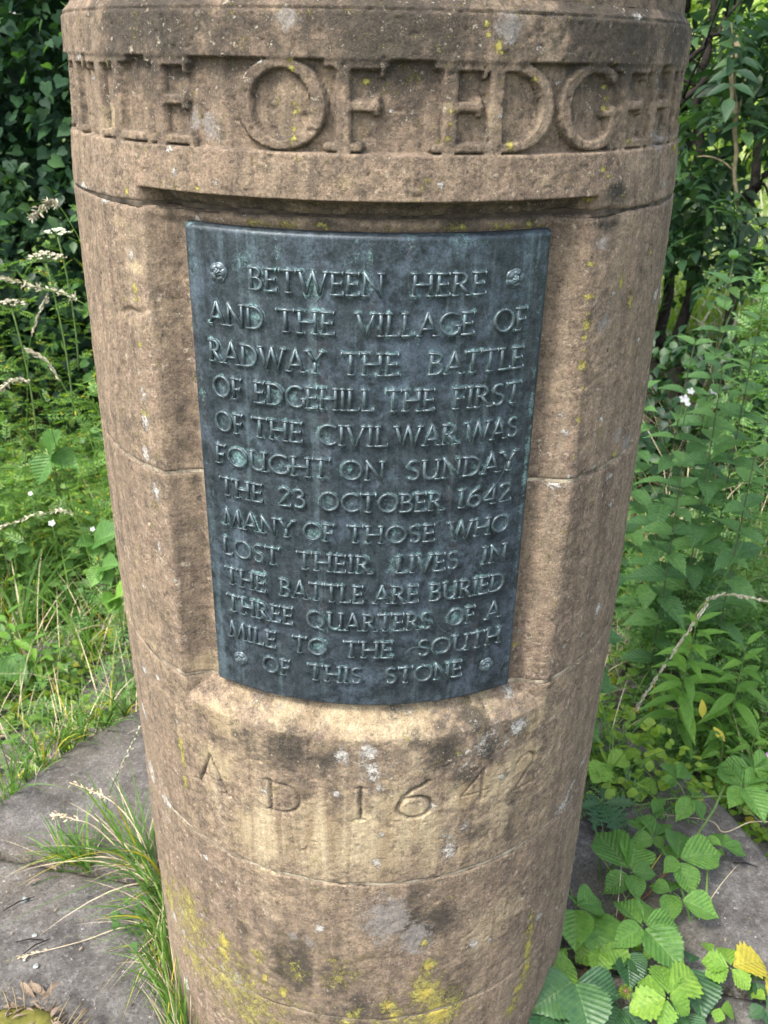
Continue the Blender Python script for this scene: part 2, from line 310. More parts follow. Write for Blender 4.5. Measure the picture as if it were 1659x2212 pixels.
WHITE = [(-54.8,1.47,6,2,1),(-32.4,1.475,4,2,1),(-21.5,1.468,3,2,1),(-16.6,1.49,3,3,1),(-20.2,1.523,2,2,1),(-32.7,1.414,3,2,1),(-31.6,1.395,4,5,1),(-24.3,1.387,4,3,1),(-57.2,1.49,6,3,1),(-50.1,1.359,10,5,1),(-59.7,1.365,13,3,1),(28.0,1.476,3,2,1),(51.2,1.48,5,2,1),(53.0,1.47,6,4,1),(51.4,1.429,6,2,1),(9.3,1.393,3,3,1),(2.0,1.453,2,2,1),(23.4,1.505,3,3,1),(17.9,1.45,3,2,1),(58.2,1.377,7,4,1),(42.9,1.533,7,4,1),(-43.3,1.127,7,9,1),(-43.2,1.161,4,8,1),(-42.9,1.31,3,6,1),(-30.8,1.349,4,3,1),(-44.1,1.087,6,8,1),(-42.1,1.044,6,8,1),(-43.0,0.967,4,8,1),(-39.3,0.932,3,3,1),(-50.9,0.892,6,3,1),(-38.5,0.847,2,2,1),(-56.5,0.741,10,9,1),(-49.5,0.755,4,3,1),(-61.7,0.649,10,11,1),(-43.8,0.705,4,3,1),(-46.6,0.609,4,3,1),(-62.5,0.53,16,19,1),(-53.3,0.518,17,10,1),(-38.3,0.48,4,4,1),(-57.9,0.253,16,9,1),(-51.0,0.299,8,6,1),(-42.2,0.342,5,4,1),(-52.4,0.249,6,4,1),(-48.6,0.242,6,10,1),(-35.6,0.259,6,6,1),(-54.4,0.111,10,14,1),(43.6,1.278,5,3,1),(42.8,1.267,4,2,1),(35.0,1.15,4,3,1),(35.7,1.131,5,4,1),(44.5,1.136,5,3,1),(55.5,1.212,5,2,1),(64.0,1.253,13,8,1),(43.7,1.078,5,3,1),(50.3,1.054,8,4,1),(37.0,1.077,4,3,1),(35.2,1.069,6,5,1),(52.2,1.011,7,3,1),(53.5,0.857,9,9,1),(47.7,0.837,4,3,1),(41.8,0.837,4,3,1),(48.4,0.709,4,3,1),(32.3,0.869,4,3,1),(-4.9,0.737,8,10,1),(0.0,0.743,10,13,1),(1.2,0.715,11,15,1),(2.3,0.688,5,7,1),(-6.1,0.675,4,5,1),(25.6,0.799,7,8,1),(30.5,0.788,8,8,1),(30.6,0.743,13,14,1),(23.1,0.741,6,7,1),(19.5,0.73,4,5,1),(28.2,0.668,5,5,1),(-20.5,0.659,5,6,1),(13.0,0.646,4,5,1),(20.1,0.603,6,8,1),(2.6,0.609,5,6,1),(2.1,0.558,5,7,1),(-1.4,0.589,2,3,1),(50.3,0.532,17,12,1),(17.2,0.568,11,15,1),(60.1,0.568,11,5,1),(54.2,0.549,12,7,1),(-31.8,0.258,10,12,1),(-30.5,0.235,4,5,1),(-4.4,0.274,3,4,1),(25.2,0.362,6,8,1),(46.5,0.325,9,8,1),(43.2,0.239,4,4,1),(16.6,0.247,3,4,1),(-42.2,0.343,5,4,1),(-51.6,0.296,10,7,1),(-9.9,0.427,5,7,1),(29.5,0.356,3,4,1)]
GREY = [(41.8,1.246,8,10,1),(39.1,1.331,9,6,1),(51.6,1.104,9,8,1),(-15.9,0.4,6,9,1),(-12.4,0.395,6,9,1),(4.4,0.45,30,43,1),(-25.3,1.436,8,12,1),(14.9,1.12,0,2,1),(-28.2,1.44,4,9,1),(-35.7,1.372,5,6,1),(55.0,1.424,11,15,1),(56.1,1.083,14,11,1),(11.1,0.406,21,30,1),(-12.4,1.522,10,8,1),(18.5,1.519,14,11,1)]
YELLOW = [(-12.0,1.491,2,2,1),(-11.9,1.484,2,2,1),(-11.9,1.471,2,2,1),(-12.1,1.457,3,2,1),(-11.9,1.45,2,2,1),(-11.9,1.436,1,2,1),(-11.6,1.429,2,2,1),(-11.0,1.41,2,2,1),(-1.5,1.475,3,2,1),(16.9,1.505,4,3,1),(17.5,1.499,4,3,1),(15.4,1.513,2,2,1),(15.1,1.522,1,2,1),(10.6,1.454,2,2,1),(10.6,1.443,2,2,1),(10.3,1.431,1,2,1),(37.9,1.473,3,2,1),(38.0,1.463,3,2,1),(37.9,1.455,3,2,1),(38.2,1.492,3,2,1),(43.4,1.425,3,2,1),(37.8,1.401,4,2,1),(38.7,1.395,3,2,1),(11.2,1.376,3,2,1),(36.4,1.373,3,2,1),(19.8,1.425,3,3,1),(23.1,1.48,2,2,1),(66.3,1.41,15,6,1),(-43.0,1.37,3,2,1),(-27.2,1.381,2,2,1),(-45.5,1.458,3,2,1),(36.9,1.312,3,2,1),(45.5,1.286,5,5,1),(37.4,1.279,5,3,1),(37.5,1.261,3,2,1),(37.7,1.249,4,5,1),(37.3,1.236,3,2,1),(37.7,1.223,2,2,1),(37.6,1.207,4,5,1),(38.1,1.182,2,2,1),(37.9,1.146,4,3,1),(49.8,1.262,5,6,1),(55.7,1.309,5,2,1),(50.4,1.205,4,2,1),(51.2,1.081,5,3,1),(29.4,1.186,2,2,1),(-43.0,1.275,3,4,1),(-42.9,1.263,3,2,1),(-43.0,1.215,3,2,1),(-43.5,1.137,4,2,1),(31.5,0.848,3,3,1),(30.4,0.836,3,3,1),(-42.9,0.675,4,10,1),(-42.7,0.644,4,11,1),(-42.8,0.603,4,11,1),(-35.0,0.321,12,14,1),(-34.9,0.296,11,12,1),(-47.8,0.353,26,20,0.6),(-47.0,0.288,35,28,0.6),(-38.0,0.222,35,37,0.65),(-25.2,0.337,13,16,0.6),(-23.5,0.29,6,8,1),(-19.0,0.273,7,10,1),(-16.2,0.326,17,24,0.55),(-5.5,0.338,18,27,0.55),(5.2,0.272,12,18,1),(6.8,0.245,11,17,1),(13.8,0.288,20,30,1),(14.1,0.343,10,14,1),(13.1,0.394,5,8,1),(17.2,0.233,29,43,1),(43.5,0.319,7,13,1),(43.5,0.273,8,15,1),(43.5,0.225,8,16,1),(41.4,0.188,10,10,1),(39.6,0.149,11,12,1),(-3.3,0.249,16,25,0.6),(-28.0,0.186,28,36,0.65),(-59.4,0.281,27,28,0.7),(-47.2,0.21,36,30,0.6)]
DARK = [(41.4,1.377,19,11,1),(39.8,1.351,15,9,1),(2.2,1.517,19,16,0.6),(-6.0,1.516,16,14,0.5),(8.6,1.5,20,17,0.45),(25.9,1.52,32,23,0.5),(39.7,1.523,33,18,0.6),(12.2,1.464,20,18,0.45),(-13.7,1.512,20,17,0.5),(-31.5,1.314,6,13,1),(-31.6,1.278,6,13,1),(-30.7,1.36,6,5,1),(-30.6,1.222,5,20,0.5),(-8.0,1.354,19,5,1),(14.1,1.355,23,6,1),(26.5,1.355,9,3,1),(-15.6,0.735,24,29,1),(-24.5,0.732,19,22,0.7),(-8.3,0.729,18,23,0.8),(14.7,0.738,24,29,1),(21.1,0.771,18,20,1),(19.0,0.687,15,19,0.8),(24.8,0.72,16,18,1),(9.2,0.759,13,17,0.7),(-32.5,0.718,13,13,0.6),(5.5,0.789,17,11,0.6),(16.1,0.434,25,34,0.9),(10.6,0.497,15,21,0.7),(-19.7,0.357,15,20,0.9),(-19.4,0.319,9,13,1),(-15.3,0.349,27,39,0.6),(-6.0,0.326,31,47,0.7),(-0.8,0.269,26,41,0.7),(-34.8,0.453,13,14,0.6),(-31.3,0.412,14,16,0.6),(-29.1,0.374,15,18,0.7),(22.2,0.362,18,24,0.5),(31.6,0.558,13,29,0.5),(23.2,0.583,17,20,0.6),(17.3,0.277,46,67,0.5),(-46.0,0.883,9,24,0.4),(-36.7,1.143,6,26,0.45),(-39.7,0.965,8,38,0.45),(31.8,1.256,6,37,0.3),(37.9,0.774,10,18,0.5),(30.7,0.619,19,20,0.6),(-14.0,0.678,14,37,0.5),(-5.7,0.641,14,37,0.3),(37.9,1.094,8,23,0.3),(-41.3,1.324,9,16,0.3),(-22.1,1.515,15,11,0.4)]
OCHRE = [(-29.8,0.748,24,24,1),(-22.6,0.581,44,54,1),(-8.6,0.591,48,65,1),(2.6,0.579,37,52,1),(6.0,0.657,28,37,1),(34.7,0.739,20,19,1),(33.3,0.682,26,26,1),(25.6,0.657,23,26,1),(9.9,0.623,28,38,1),(-27.0,0.798,16,17,1),(-17.2,0.789,19,23,1),(-3.9,0.789,26,33,1),(9.0,0.79,26,33,1),(22.9,0.789,21,23,1),(34.1,0.405,37,41,0.7),(27.9,0.381,39,48,0.6),(-48.0,1.436,11,10,1),(-19.3,1.502,6,5,1),(2.2,1.499,8,7,1),(17.2,1.508,5,4,1),(-42.1,1.296,9,5,1),(-32.4,1.286,7,5,1),(9.9,1.457,5,4,1),(-4.8,1.395,10,9,0.6),(23.1,1.414,16,13,0.4),(-46.1,1.339,15,8,0.6),(-36.1,0.809,13,12,1),(-8.7,0.524,29,41,0.5),(-48.2,0.807,40,26,0.4),(-21.3,0.455,34,44,0.4),(19.3,0.656,21,25,1),(-1.2,0.627,23,32,1),(-31.9,0.674,25,26,1)]

# ------------------------------------------------------------------ Roman capitals as strokes (height 1)
def arc(cx, cy, rx, ry, a0, a1, n=16):
    return [(cx+rx*math.cos(R(a0+(a1-a0)*i/(n-1))), cy+ry*math.sin(R(a0+(a1-a0)*i/(n-1)))) for i in range(n)]
def S(*p): return list(p)
# glyph: (width, [(points, 'T' thick / 't' thin / 'o' swelling, serif ends)])
G = {
 'A': (.80, [(S((.40,1),(.73,0)),'T','1'), (S((.08,0),(.40,1)),'t','0'), (S((.20,.32),(.62,.32)),'t','')]),
 'B': (.60, [(S((.12,0),(.12,1)),'T','01'), (S((.06,.955),(.28,.955))+arc(.28,.75,.20,.205,80,-80,10)+S((.28,.54),(.12,.54)),'o',''), (S((.12,.54),(.30,.54))+arc(.30,.295,.24,.25,80,-80,10)+S((.30,.045),(.06,.045)),'o','')]),
 'C': (.80, [(arc(.48,.5,.42,.46,48,312,26),'o','')]),
 'D': (.80, [(S((.12,0),(.12,1)),'T','01'), (S((.06,.955),(.32,.955))+arc(.32,.5,.40,.455,82,-82,18)+S((.32,.045),(.06,.045)),'o','')]),
 'E': (.55, [(S((.12,0),(.12,1)),'T','01'), (S((.06,.955),(.50,.955)),'t','v'), (S((.12,.51),(.44,.51)),'t','w'), (S((.06,.045),(.53,.045)),'t','V')]),
 'F': (.52, [(S((.12,0),(.12,1)),'T','01'), (S((.06,.955),(.49,.955)),'t','v'), (S((.12,.50),(.42,.50)),'t','w')]),
 'G': (.84, [(arc(.48,.5,.42,.46,48,322,26),'o',''), (S((.80,.06),(.80,.42)),'T','1')]),
 'H': (.80, [(S((.12,0),(.12,1)),'T','01'), (S((.68,0),(.68,1)),'T','01'), (S((.12,.51),(.68,.51)),'t','')]),
 'I': (.26, [(S((.13,0),(.13,1)),'T','01')]),
 'L': (.56, [(S((.12,0),(.12,1)),'T','01'), (S((.06,.045),(.53,.045)),'t','V')]),
 'M': (.98, [(S((.08,0),(.20,1)),'t','0'), (S((.20,1),(.49,.02)),'T',''), (S((.49,.02),(.78,1)),'t',''), (S((.78,1),(.90,0)),'T','1')]),
 'N': (.84, [(S((.12,0),(.12,1)),'t','0'), (S((.08,1),(.72,0)),'T',''), (S((.72,0),(.72,1)),'t','1')]),
 'O': (.92, [(arc(.46,.5,.40,.46,90,450,34),'o','')]),
 'Q': (.96, [(arc(.46,.5,.40,.46,90,450,34),'o',''), (S((.50,.10),(.70,-.04),(.95,-.12)),'T','')]),
 'R': (.68, [(S((.12,0),(.12,1)),'T','01'), (S((.06,.955),(.28,.955))+arc(.28,.735,.22,.22,80,-80,10)+S((.28,.515),(.12,.515)),'o',''), (S((.28,.50),(.64,0)),'T','1')]),
 'S': (.56, [(arc(.29,.735,.20,.22,40,260,14)+arc(.27,.27,.22,.235,80,-140,16),'o','')]),
 'T': (.70, [(S((.35,0),(.35,1)),'T','0'), (S((.02,.955),(.68,.955)),'t','uv')]),
 'U': (.78, [(S((.12,1),(.12,.35))+arc(.38,.34,.26,.30,180,350,14),'T','0'), (S((.66,1),(.66,0)),'t','01')]),
 'V': (.78, [(S((.06,1),(.39,0)),'T','0'), (S((.39,0),(.71,1)),'t','1')]),
 'W': (1.16, [(S((.06,1),(.32,0)),'T','0'), (S((.32,0),(.57,1)),'t',''), (S((.57,1),(.83,0)),'T',''), (S((.83,0),(1.09,1)),'t','1')]),
 'Y': (.74, [(S((.06,1),(.37,.48)),'T','0'), (S((.68,1),(.37,.48)),'t','0'), (S((.37,.50),(.37,0)),'T','1')]),
 '1': (.34, [(S((.17,0),(.17,1)),'T','01')]),
 '2': (.60, [(arc(.28,.76,.21,.21,165,-25,14)+S((.06,.05)),'T',''), (S((.04,.045),(.57,.045)),'t','V')]),
 '3': (.52, [(S((.06,.90))+arc(.24,.77,.19,.19,90,-75,10)+S((.20,.56)),'T',''), (S((.20,.56))+arc(.24,.30,.24,.26,80,-130,14),'T','')]),
 '4': (.66, [(S((.48,0),(.48,1)),'T','0'), (S((.48,1),(.04,.28)),'t',''), (S((.04,.28),(.62,.28)),'t','')]),
 '6': (.62, [(S((.52,1))+arc(.58,.32,.50,.60,115,190,9),'T',''), (arc(.32,.31,.25,.29,90,450,22),'T','')]),
}
def strokes(ch, thick, thin):
    """polylines with their half widths, serifs added"""
    out = []
    for pts, kind, ends in G[ch][1]:
        P = np.array(pts, float); d = np.gradient(P, axis=0); d /= np.linalg.norm(d, axis=1)[:,None]+1e-9
        if kind == 'T': hw = np.full(len(P), thick/2)
        elif kind == 't': hw = np.full(len(P), thin/2)
        else: hw = (thin + (thick-thin)*np.abs(d[:,1])**1.6)/2
        out.append((P, hw)); sw = thick*.5+.055; st = thin*.42
        for e, i in (('0', 0), ('1', -1)):
            if e in ends:
                x, y = P[i]; y = min(max(y, st*.8), 1-st*.8); out.append((np.array([(x-sw, y), (x+sw, y)]), np.full(2, st)))
        if 'v' in ends: out.append((np.array([(P[-1][0], 1.), (P[-1][0]-.025, .84)]), np.array([st*1.2, st*.5])))
        if 'u' in ends: out.append((np.array([(P[0][0], 1.), (P[0][0]+.025, .84)]), np.array([st*1.2, st*.5])))
        if 'V' in ends: out.append((np.array([(P[-1][0], 0.), (P[-1][0]-.02, .17)]), np.array([st*1.2, st*.5])))
        if 'w' in ends: out.append((np.array([(P[-1][0], .43), (P[-1][0], .59)]), np.array([st*.7, st*.7])))
    return out
def sdist(X, Y, sts, sx, sy, x0, y0):
    """distance from (X, Y) to the strokes scaled by sx, sy and moved to x0, y0 (negative inside)"""
    best = np.full(X.shape, 1.)
    for P, hw in sts:
        for k in range(len(P)-1):
            ax, ay = P[k][0]*sx+x0, P[k][1]*sy+y0; bx, by = P[k+1][0]*sx+x0, P[k+1][1]*sy+y0
            dx, dy = bx-ax, by-ay; L = dx*dx+dy*dy+1e-12
            t = np.clip(((X-ax)*dx+(Y-ay)*dy)/L, 0, 1)
            best = np.minimum(best, np.hypot(X-ax-t*dx, Y-ay-t*dy) - (hw[k]+(hw[k+1]-hw[k])*t)*sy)
    return best

# ------------------------------------------------------------------ the stone pillar
Z_TOP, Z_B, Z_C, Z_D, Z_E, Z_F, Z_G, Z_H = 1.532, 1.492, 1.417, 1.3600, 1.072, .794, .518, .242
PROF_Z = [0, .24, .518, .794, 1.072, 1.36, 1.417, 1.492, 1.54]; PROF_R = [.3655, .3655, .3655, .3683, .3680, .3640, .3600, .3580, .3555]
CEN = -1.3
FRIEZE = [('B',-95,-87), ('A',-86.5,-75.5), ('T',-66,-56), ('T',-54.8,-45.8), ('L',-46.5,-36.3), ('E',-36.0,-28), ('O',-20.3,-7.3), ('F',-6.5,1.6), ('E',8.8,16.4), ('D',15.7,27.0), ('G',28.2,40.0), ('E',40.0,48.6), ('H',49.6,59.5), ('I',61,65), ('L',66,73)]
CARVED = [('A',-38.4,-29.2,.624,.682), ('D',-20.6,-12.6,.628,.679), ('1',-2.9,.3,.632,.686), ('6',5.0,13.4,.632,.692), ('4',18.4,25.4,.640,.692), ('2',31.0,37.6,.630,.690)]
def relief(ph, z):
    """radius of the carved stone at angle ph (degrees) and height z"""
    a = R(1)*ph; r = np.interp(z, PROF_Z, PROF_R); x = a*.36
    P = np.stack([np.sin(a)*.36, -np.cos(a)*.36, z], -1)
    worn = fbm(P, 9, 4)-.5
    # frieze: ground sunk behind the letters
    band = sstep(Z_C-.0006, Z_C+.0012, z+worn*.0012)*(1-sstep(Z_B-.0012, Z_B+.0006, z+worn*.0012))
    if z.max() > Z_C and z.min() < Z_B:
        d = np.full(ph.shape, .02)
        for ch, p0, p1 in FRIEZE:
            m = (ph > p0-2) & (ph < p1+2)
            if m.any():
                wd = G[ch][0]; d[m] = np.minimum(d[m], sdist(x[m], z[m], strokes(ch, .19, .105), R(p1-p0)*.36/wd, Z_B-Z_C-.0030, R(p0)*.36, Z_C+.0028))
        d = d + (fbm(P, 150, 3)-.5)*.0014
        r = r - band*(.0012 + sstep(-.0005, .0016, d)*(.0075+.002*worn))
    # recess for the plaque
    dp = np.abs(ph-CEN)
    side = 1-np.clip((dp-33.1)/4.8, 0, 1); side = np.where(side > 0, np.sin(side*np.pi/2)**1.15, 0)
    side = np.where(ph > CEN, sstep(39.5, 32.6, dp)**1.1, side)
    low = np.clip((z-.760+worn*.006)/.040, 0, 1); low = np.sin(low*np.pi/2)**1.3
    lip = sstep(Z_D+.0010, Z_D-.0010, z)
    hol = np.clip((1.377-z)/.0185, 0, 1); cove = .010*sstep(0, .10, hol) + .020*np.sqrt(np.clip(1-(1-hol)**2, 0, 1))
    cs = np.clip((38.6-dp)/2.2, 0, 1)
    cove = cove*cs*(dp < 38.6)
    deep = np.where(z > Z_D, cove, np.where(z > 1.30, .0245+.0045*sstep(1.352, 1.344, z), .029)*np.minimum(side, low))
    deep = np.where((z <= 1.377) & (z > .74), deep, 0)
    r = r - deep*(1-lip*0)
    # carved date: shallow V cuts, nearly gone
    if z.max() > .62 and z.min() < .70:
        d = np.full(ph.shape, .02)
        for ch, p0, p1, z0, z1 in CARVED:
            m = (ph > p0-3) & (ph < p1+3) & (z > z0-.02) & (z < z1+.02)
            if m.any():
                f = 1. if ch not in '42' else .6
                q = sdist(x[m], z[m], [(k, h) for k, h in strokes(ch, .085, .06)], R(p1-p0)*.362/G[ch][0], z1-z0, R(p0)*.362, z0)
                d[m] = np.minimum(d[m], q/f if f == 1 else q+.0007)
        for pq, zq in ((-25.6,.659), (-8.5,.652)): d = np.minimum(d, np.hypot((ph-pq)*R(1)*.36, z-zq)-.0015)
        r = r - .0048*sstep(.0012, -.0018, d + (fbm(P, 120, 3)-.5)*.0016)
    # gouge, cracks
    g = np.exp(-(((ph+44.5)/4.)**2)) * np.exp(-(((z-1.249-(ph+44.5)*.0012+.002*np.sin(ph))/.0026)**2)); r = r - .0045*g
    for (pa, pb, zc, sl) in ((-40, -33.5, .885, .0006), (28, 52, 1.165, .0016), (-33, -30.5, 1.30, .02), (20, 46, .232, .0022)):
        lin = zc + (ph-pa)*sl + (vnoise(P*60+5)-.5)*.008
        r = r - .0016*np.exp(-((z-lin)/.0012)**2)*sstep(pa-1, pa+1, ph)*(1-sstep(pb-1, pb+1, ph))
    # bedding ripples low on the left, tooled streaks
    rip = sstep(.56, .42, z)*sstep(-8, -24, ph)*sstep(-75, -50, ph)
    q = z + ph*.0052 + (fbm(P, 7, 3)-.5)*.12
    r = r - rip*.0014*np.abs(np.sin(q*95+fbm(P, 12, 2)*9))**3
    r = r + .0042*worn + .0024*(fbm(P*np.array([1,1,.25]), 45, 3)-.5) + .0026*(fbm(P, 95, 4, .62)-.5)
    pit = vnoise(P*170); r = r - .0016*sstep(.80, .95, pit)
    return r
DARK += [(-16,.34,40,60,.85),(12,.43,26,40,.9),(-2,.25,60,40,.7),(20,.28,40,60,.6),(-30,.28,40,60,.5),(30,.74,30,30,.6),(-14,.72,60,22,.6)]
YELLOW += [(43.3,z_,11,22,.62) for z_ in (.31,.26,.20)] + [(-30,.22,70,70,.62),(10,.21,70,55,.66),(-48,.30,50,60,.62),(43,.34,5,14,.8),(40.6,.165,8,12,.85)]
OCHRE += [(-34,.62,14,50,.6),(-12,.60,16,60,.9),(13,.60,16,60,.9),(29,.62,20,50,.7),(0,.78,90,16,.9)]
WHITE += [(24,.735,40,34,.55),(0,.72,22,40,.6),(-20,.79,30,10,.55),(8,.79,50,9,.5),(17,.59,24,18,.5),(-55,.50,20,60,.45),(54,.50,20,60,.45)]
def growth_and_shade(ph, z):
    out = np.zeros(ph.shape+(5,), np.float32)
    jit = (vnoise(np.stack([ph*.9, z*160, ph*0], -1))-.5)*.5
    for ci, L in enumerate((WHITE, YELLOW, DARK, OCHRE, GREY)):
        for p, zc, sx, sz, amp in L:
            sx_, sz_ = max(sx, 1.5)/1000, max(sz, 1.5)/1000
            m = (np.abs(ph-p)*R(1)*.36 < 2.6*sx_) & (np.abs(z-zc) < 2.6*sz_)
            if m.any():
                e = ((ph[m]-p)*R(1)*.36/sx_)**2 + ((z[m]-zc)/sz_)**2
                out[..., ci][m] = np.maximum(out[..., ci][m], amp*np.exp(-e*.55))
    # algae run down from ledges and from the sill, moss along the plaque's top edge
    out[..., 1] = np.maximum(out[..., 1], .5*np.exp(-((z-1.351)/.004)**2)*(np.abs(ph-4) < 28)*(vnoise(np.stack([ph*.35, z*0, z*0], -1)) > .5))
    out[..., 2] = np.maximum(out[..., 2], 1.0*sstep(1.40, 1.52, z)*vnoise(np.stack([ph*.12, z*3, z*0+4], -1))*1.3)
    out[..., 3] = np.maximum(out[..., 3], .35*sstep(.794, .780, z)*sstep(.50, .53, z)*(np.abs(ph) < 45))
    # darkened carved date; shade painted into frieze ground, letter edges, cove and splay
    if z.max() > .62 and z.min() < .70:
        for ch, p0, p1, z0, z1 in CARVED:
            m = (ph > p0-3) & (ph < p1+3) & (z > z0-.02) & (z < z1+.02)
            if m.any():
                q = sdist(ph[m]*R(1)*.36, z[m], strokes(ch, .085, .06), R(p1-p0)*.362/G[ch][0], z1-z0, R(p0)*.362, z0); out[..., 2][m] = np.maximum(out[..., 2][m], (.62 if ch not in '42' else .38)*sstep(.0012, -.0008, q))
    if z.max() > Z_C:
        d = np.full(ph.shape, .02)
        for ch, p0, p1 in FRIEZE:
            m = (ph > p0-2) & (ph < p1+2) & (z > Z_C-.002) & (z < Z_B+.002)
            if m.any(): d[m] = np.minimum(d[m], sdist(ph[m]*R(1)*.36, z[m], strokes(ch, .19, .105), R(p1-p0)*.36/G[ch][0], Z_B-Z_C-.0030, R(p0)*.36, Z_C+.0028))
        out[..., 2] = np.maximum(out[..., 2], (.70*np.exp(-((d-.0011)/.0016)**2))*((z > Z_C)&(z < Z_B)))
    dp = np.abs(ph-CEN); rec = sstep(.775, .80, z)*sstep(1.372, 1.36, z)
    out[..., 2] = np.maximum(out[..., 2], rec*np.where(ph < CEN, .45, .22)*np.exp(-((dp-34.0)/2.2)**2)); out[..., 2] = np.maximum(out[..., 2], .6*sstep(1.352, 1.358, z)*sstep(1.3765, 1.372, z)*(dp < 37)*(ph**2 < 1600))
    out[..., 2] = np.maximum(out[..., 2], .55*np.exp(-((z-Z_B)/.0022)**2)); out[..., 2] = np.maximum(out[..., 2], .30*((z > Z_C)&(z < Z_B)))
    return out
PH = np.concatenate([np.arange(-84, 84.001, .34), np.arange(87, 275, 3.5)])
def drum(z0, z1, dz, name, parent, cap=True, label=None):
    n = max(4, int(round((z1-z0)/dz))+1); zz = np.linspace(z0, z1, n)
    ph, z = np.meshgrid(PH, zz); r = relief(ph, z)
    e = np.minimum(z-z0, z1-z); P = np.stack([np.sin(R(1)*ph)*.36, -np.cos(R(1)*ph)*.36, z], -1)
    wj = .0018+.0035*fbm(P, 22, 3)**2*2.2
    chip = (1-np.clip(e/wj, 0, 1))**2*wj*.8
    if z1 > 1.5405: chip = chip*(z < 1.5)
    r = r - chip
    if z1 > 1.5405:                                          # weathered top ledge up to the shaft
        r = np.where(z > Z_TOP, .3548-(z-Z_TOP)/(z1-Z_TOP)*.0085+(fbm(P, 60, 3)-.5)*.002, r - .003*sstep(Z_TOP-.006, Z_TOP, z)**2)
    a = R(1)*ph; V = np.stack([r*np.sin(a), -r*np.cos(a), z], -1).reshape(-1, 3)
    m = len(PH); i = np.arange(n-1)[:,None]*m; j = np.arange(m)[None,:]; j2 = (j+1)%m
    F = np.stack([i+j, i+j2, i+m+j2, i+m+j], -1).reshape(-1, 4)
    c0 = len(V); V = np.concatenate([V, [[0,0,z0],[0,0,z1]]]); jj = np.arange(m); k2 = (jj+1)%m
    T = np.concatenate([np.stack([np.full(m, c0), k2, jj], -1), np.stack([np.full(m, c0+1), (n-1)*m+jj, (n-1)*m+k2], -1)])
    me = mesh_np(name, V, F, tri=T)
    g = growth_and_shade(ph, z).reshape(-1, 5); g = np.concatenate([g, np.zeros((2,5), np.float32)])
    ca = me.color_attributes.new('growth_and_shade', 'FLOAT_COLOR', 'POINT'); ca.data.foreach_set('color', g[:, :4].ravel())
    ga = me.attributes.new('grey', 'FLOAT', 'POINT'); ga.data.foreach_set('value', g[:, 4].copy())
    o = link(name, me, M['stone'], parent)
    if label: o['label'] = label
    return o
pillar = thing('stone_pillar', 'tall round brown sandstone monument pillar with carved frieze and inset dark plaque', 'monument', (0,0,0))
GAP = .0012
drum(Z_D+GAP, 1.541, .0015, 'drum_stone', pillar, label='top course with a raised band of large carved capitals')
drum(Z_E+GAP, Z_D-GAP, .0024, 'drum_stone', pillar)
drum(Z_F+GAP, Z_E-GAP, .0024, 'drum_stone', pillar)
drum(Z_G+GAP, Z_F-GAP, .0018, 'drum_stone', pillar, label='ochre course with a faint incised AD 1642')
drum(Z_H+GAP*.7, Z_G-GAP, .0024, 'drum_stone', pillar)
drum(-.02, Z_H-GAP*.7, .0026, 'drum_stone', pillar, label='lowest course spotted with yellow lichen')
for zj in (Z_D, Z_E, Z_F, Z_G, Z_H):
    zz = np.array([zj-.0035, zj-.0012, zj+.0012, zj+.0035]); ph, z = np.meshgrid(PH, zz); a = R(1)*ph
    r = np.minimum(relief(ph, z-.003), relief(ph, z+.003)) - .0016 + .0013*(fbm(np.stack([np.sin(a)*.36, -np.cos(a)*.36, z], -1), 40, 3)-.5)*2
    V = np.stack([r*np.sin(a), -r*np.cos(a), z], -1); Vi = np.stack([(r-.02)*np.sin(a), -(r-.02)*np.cos(a), z], -1)
    m = len(PH); V = np.concatenate([Vi[:1], V, Vi[-1:]]).reshape(-1, 3)
    i = np.arange(5)[:,None]*m; j = np.arange(m)[None,:]; j2 = (j+1)%m
    link('mortar_joint', mesh_np('mortar_joint', V, np.stack([i+j, i+j2, i+m+j2, i+m+j], -1).reshape(-1,4)), M['mortard' if zj == Z_D else 'mortar'], pillar)
# upper shaft, goes on out of the picture
zz = np.linspace(1.5405, 2.55, 120); ph, z = np.meshgrid(PH[::2], zz); a = R(1)*ph
P = np.stack([np.sin(a)*.36, -np.cos(a)*.36, z], -1); r = .3462-.025*(z-1.541)+.004*(fbm(P, 9, 4)-.5)+.003*(fbm(P, 70, 4)-.5)
V = np.stack([r*np.sin(a), -r*np.cos(a), z], -1).reshape(-1,3); m = ph.shape[1]; n = len(zz)
i = np.arange(n-1)[:,None]*m; j = np.arange(m)[None,:]; j2 = (j+1)%m; c0 = len(V); V = np.concatenate([V, [[0,0,2.66]]]); jj = np.arange(m)
me = mesh_np('upper_shaft', V, np.stack([i+j, i+j2, i+m+j2, i+m+j], -1).reshape(-1,4), tri=np.stack([np.full(m, c0), (n-1)*m+jj, (n-1)*m+(jj+1)%m], -1))
ca = me.color_attributes.new('growth_and_shade', 'FLOAT_COLOR', 'POINT'); gg = np.zeros((len(V),4), np.float32); gg[:,2] = .45; ca.data.foreach_set('color', gg.ravel())
link('upper_shaft', me, M['stone'], pillar)

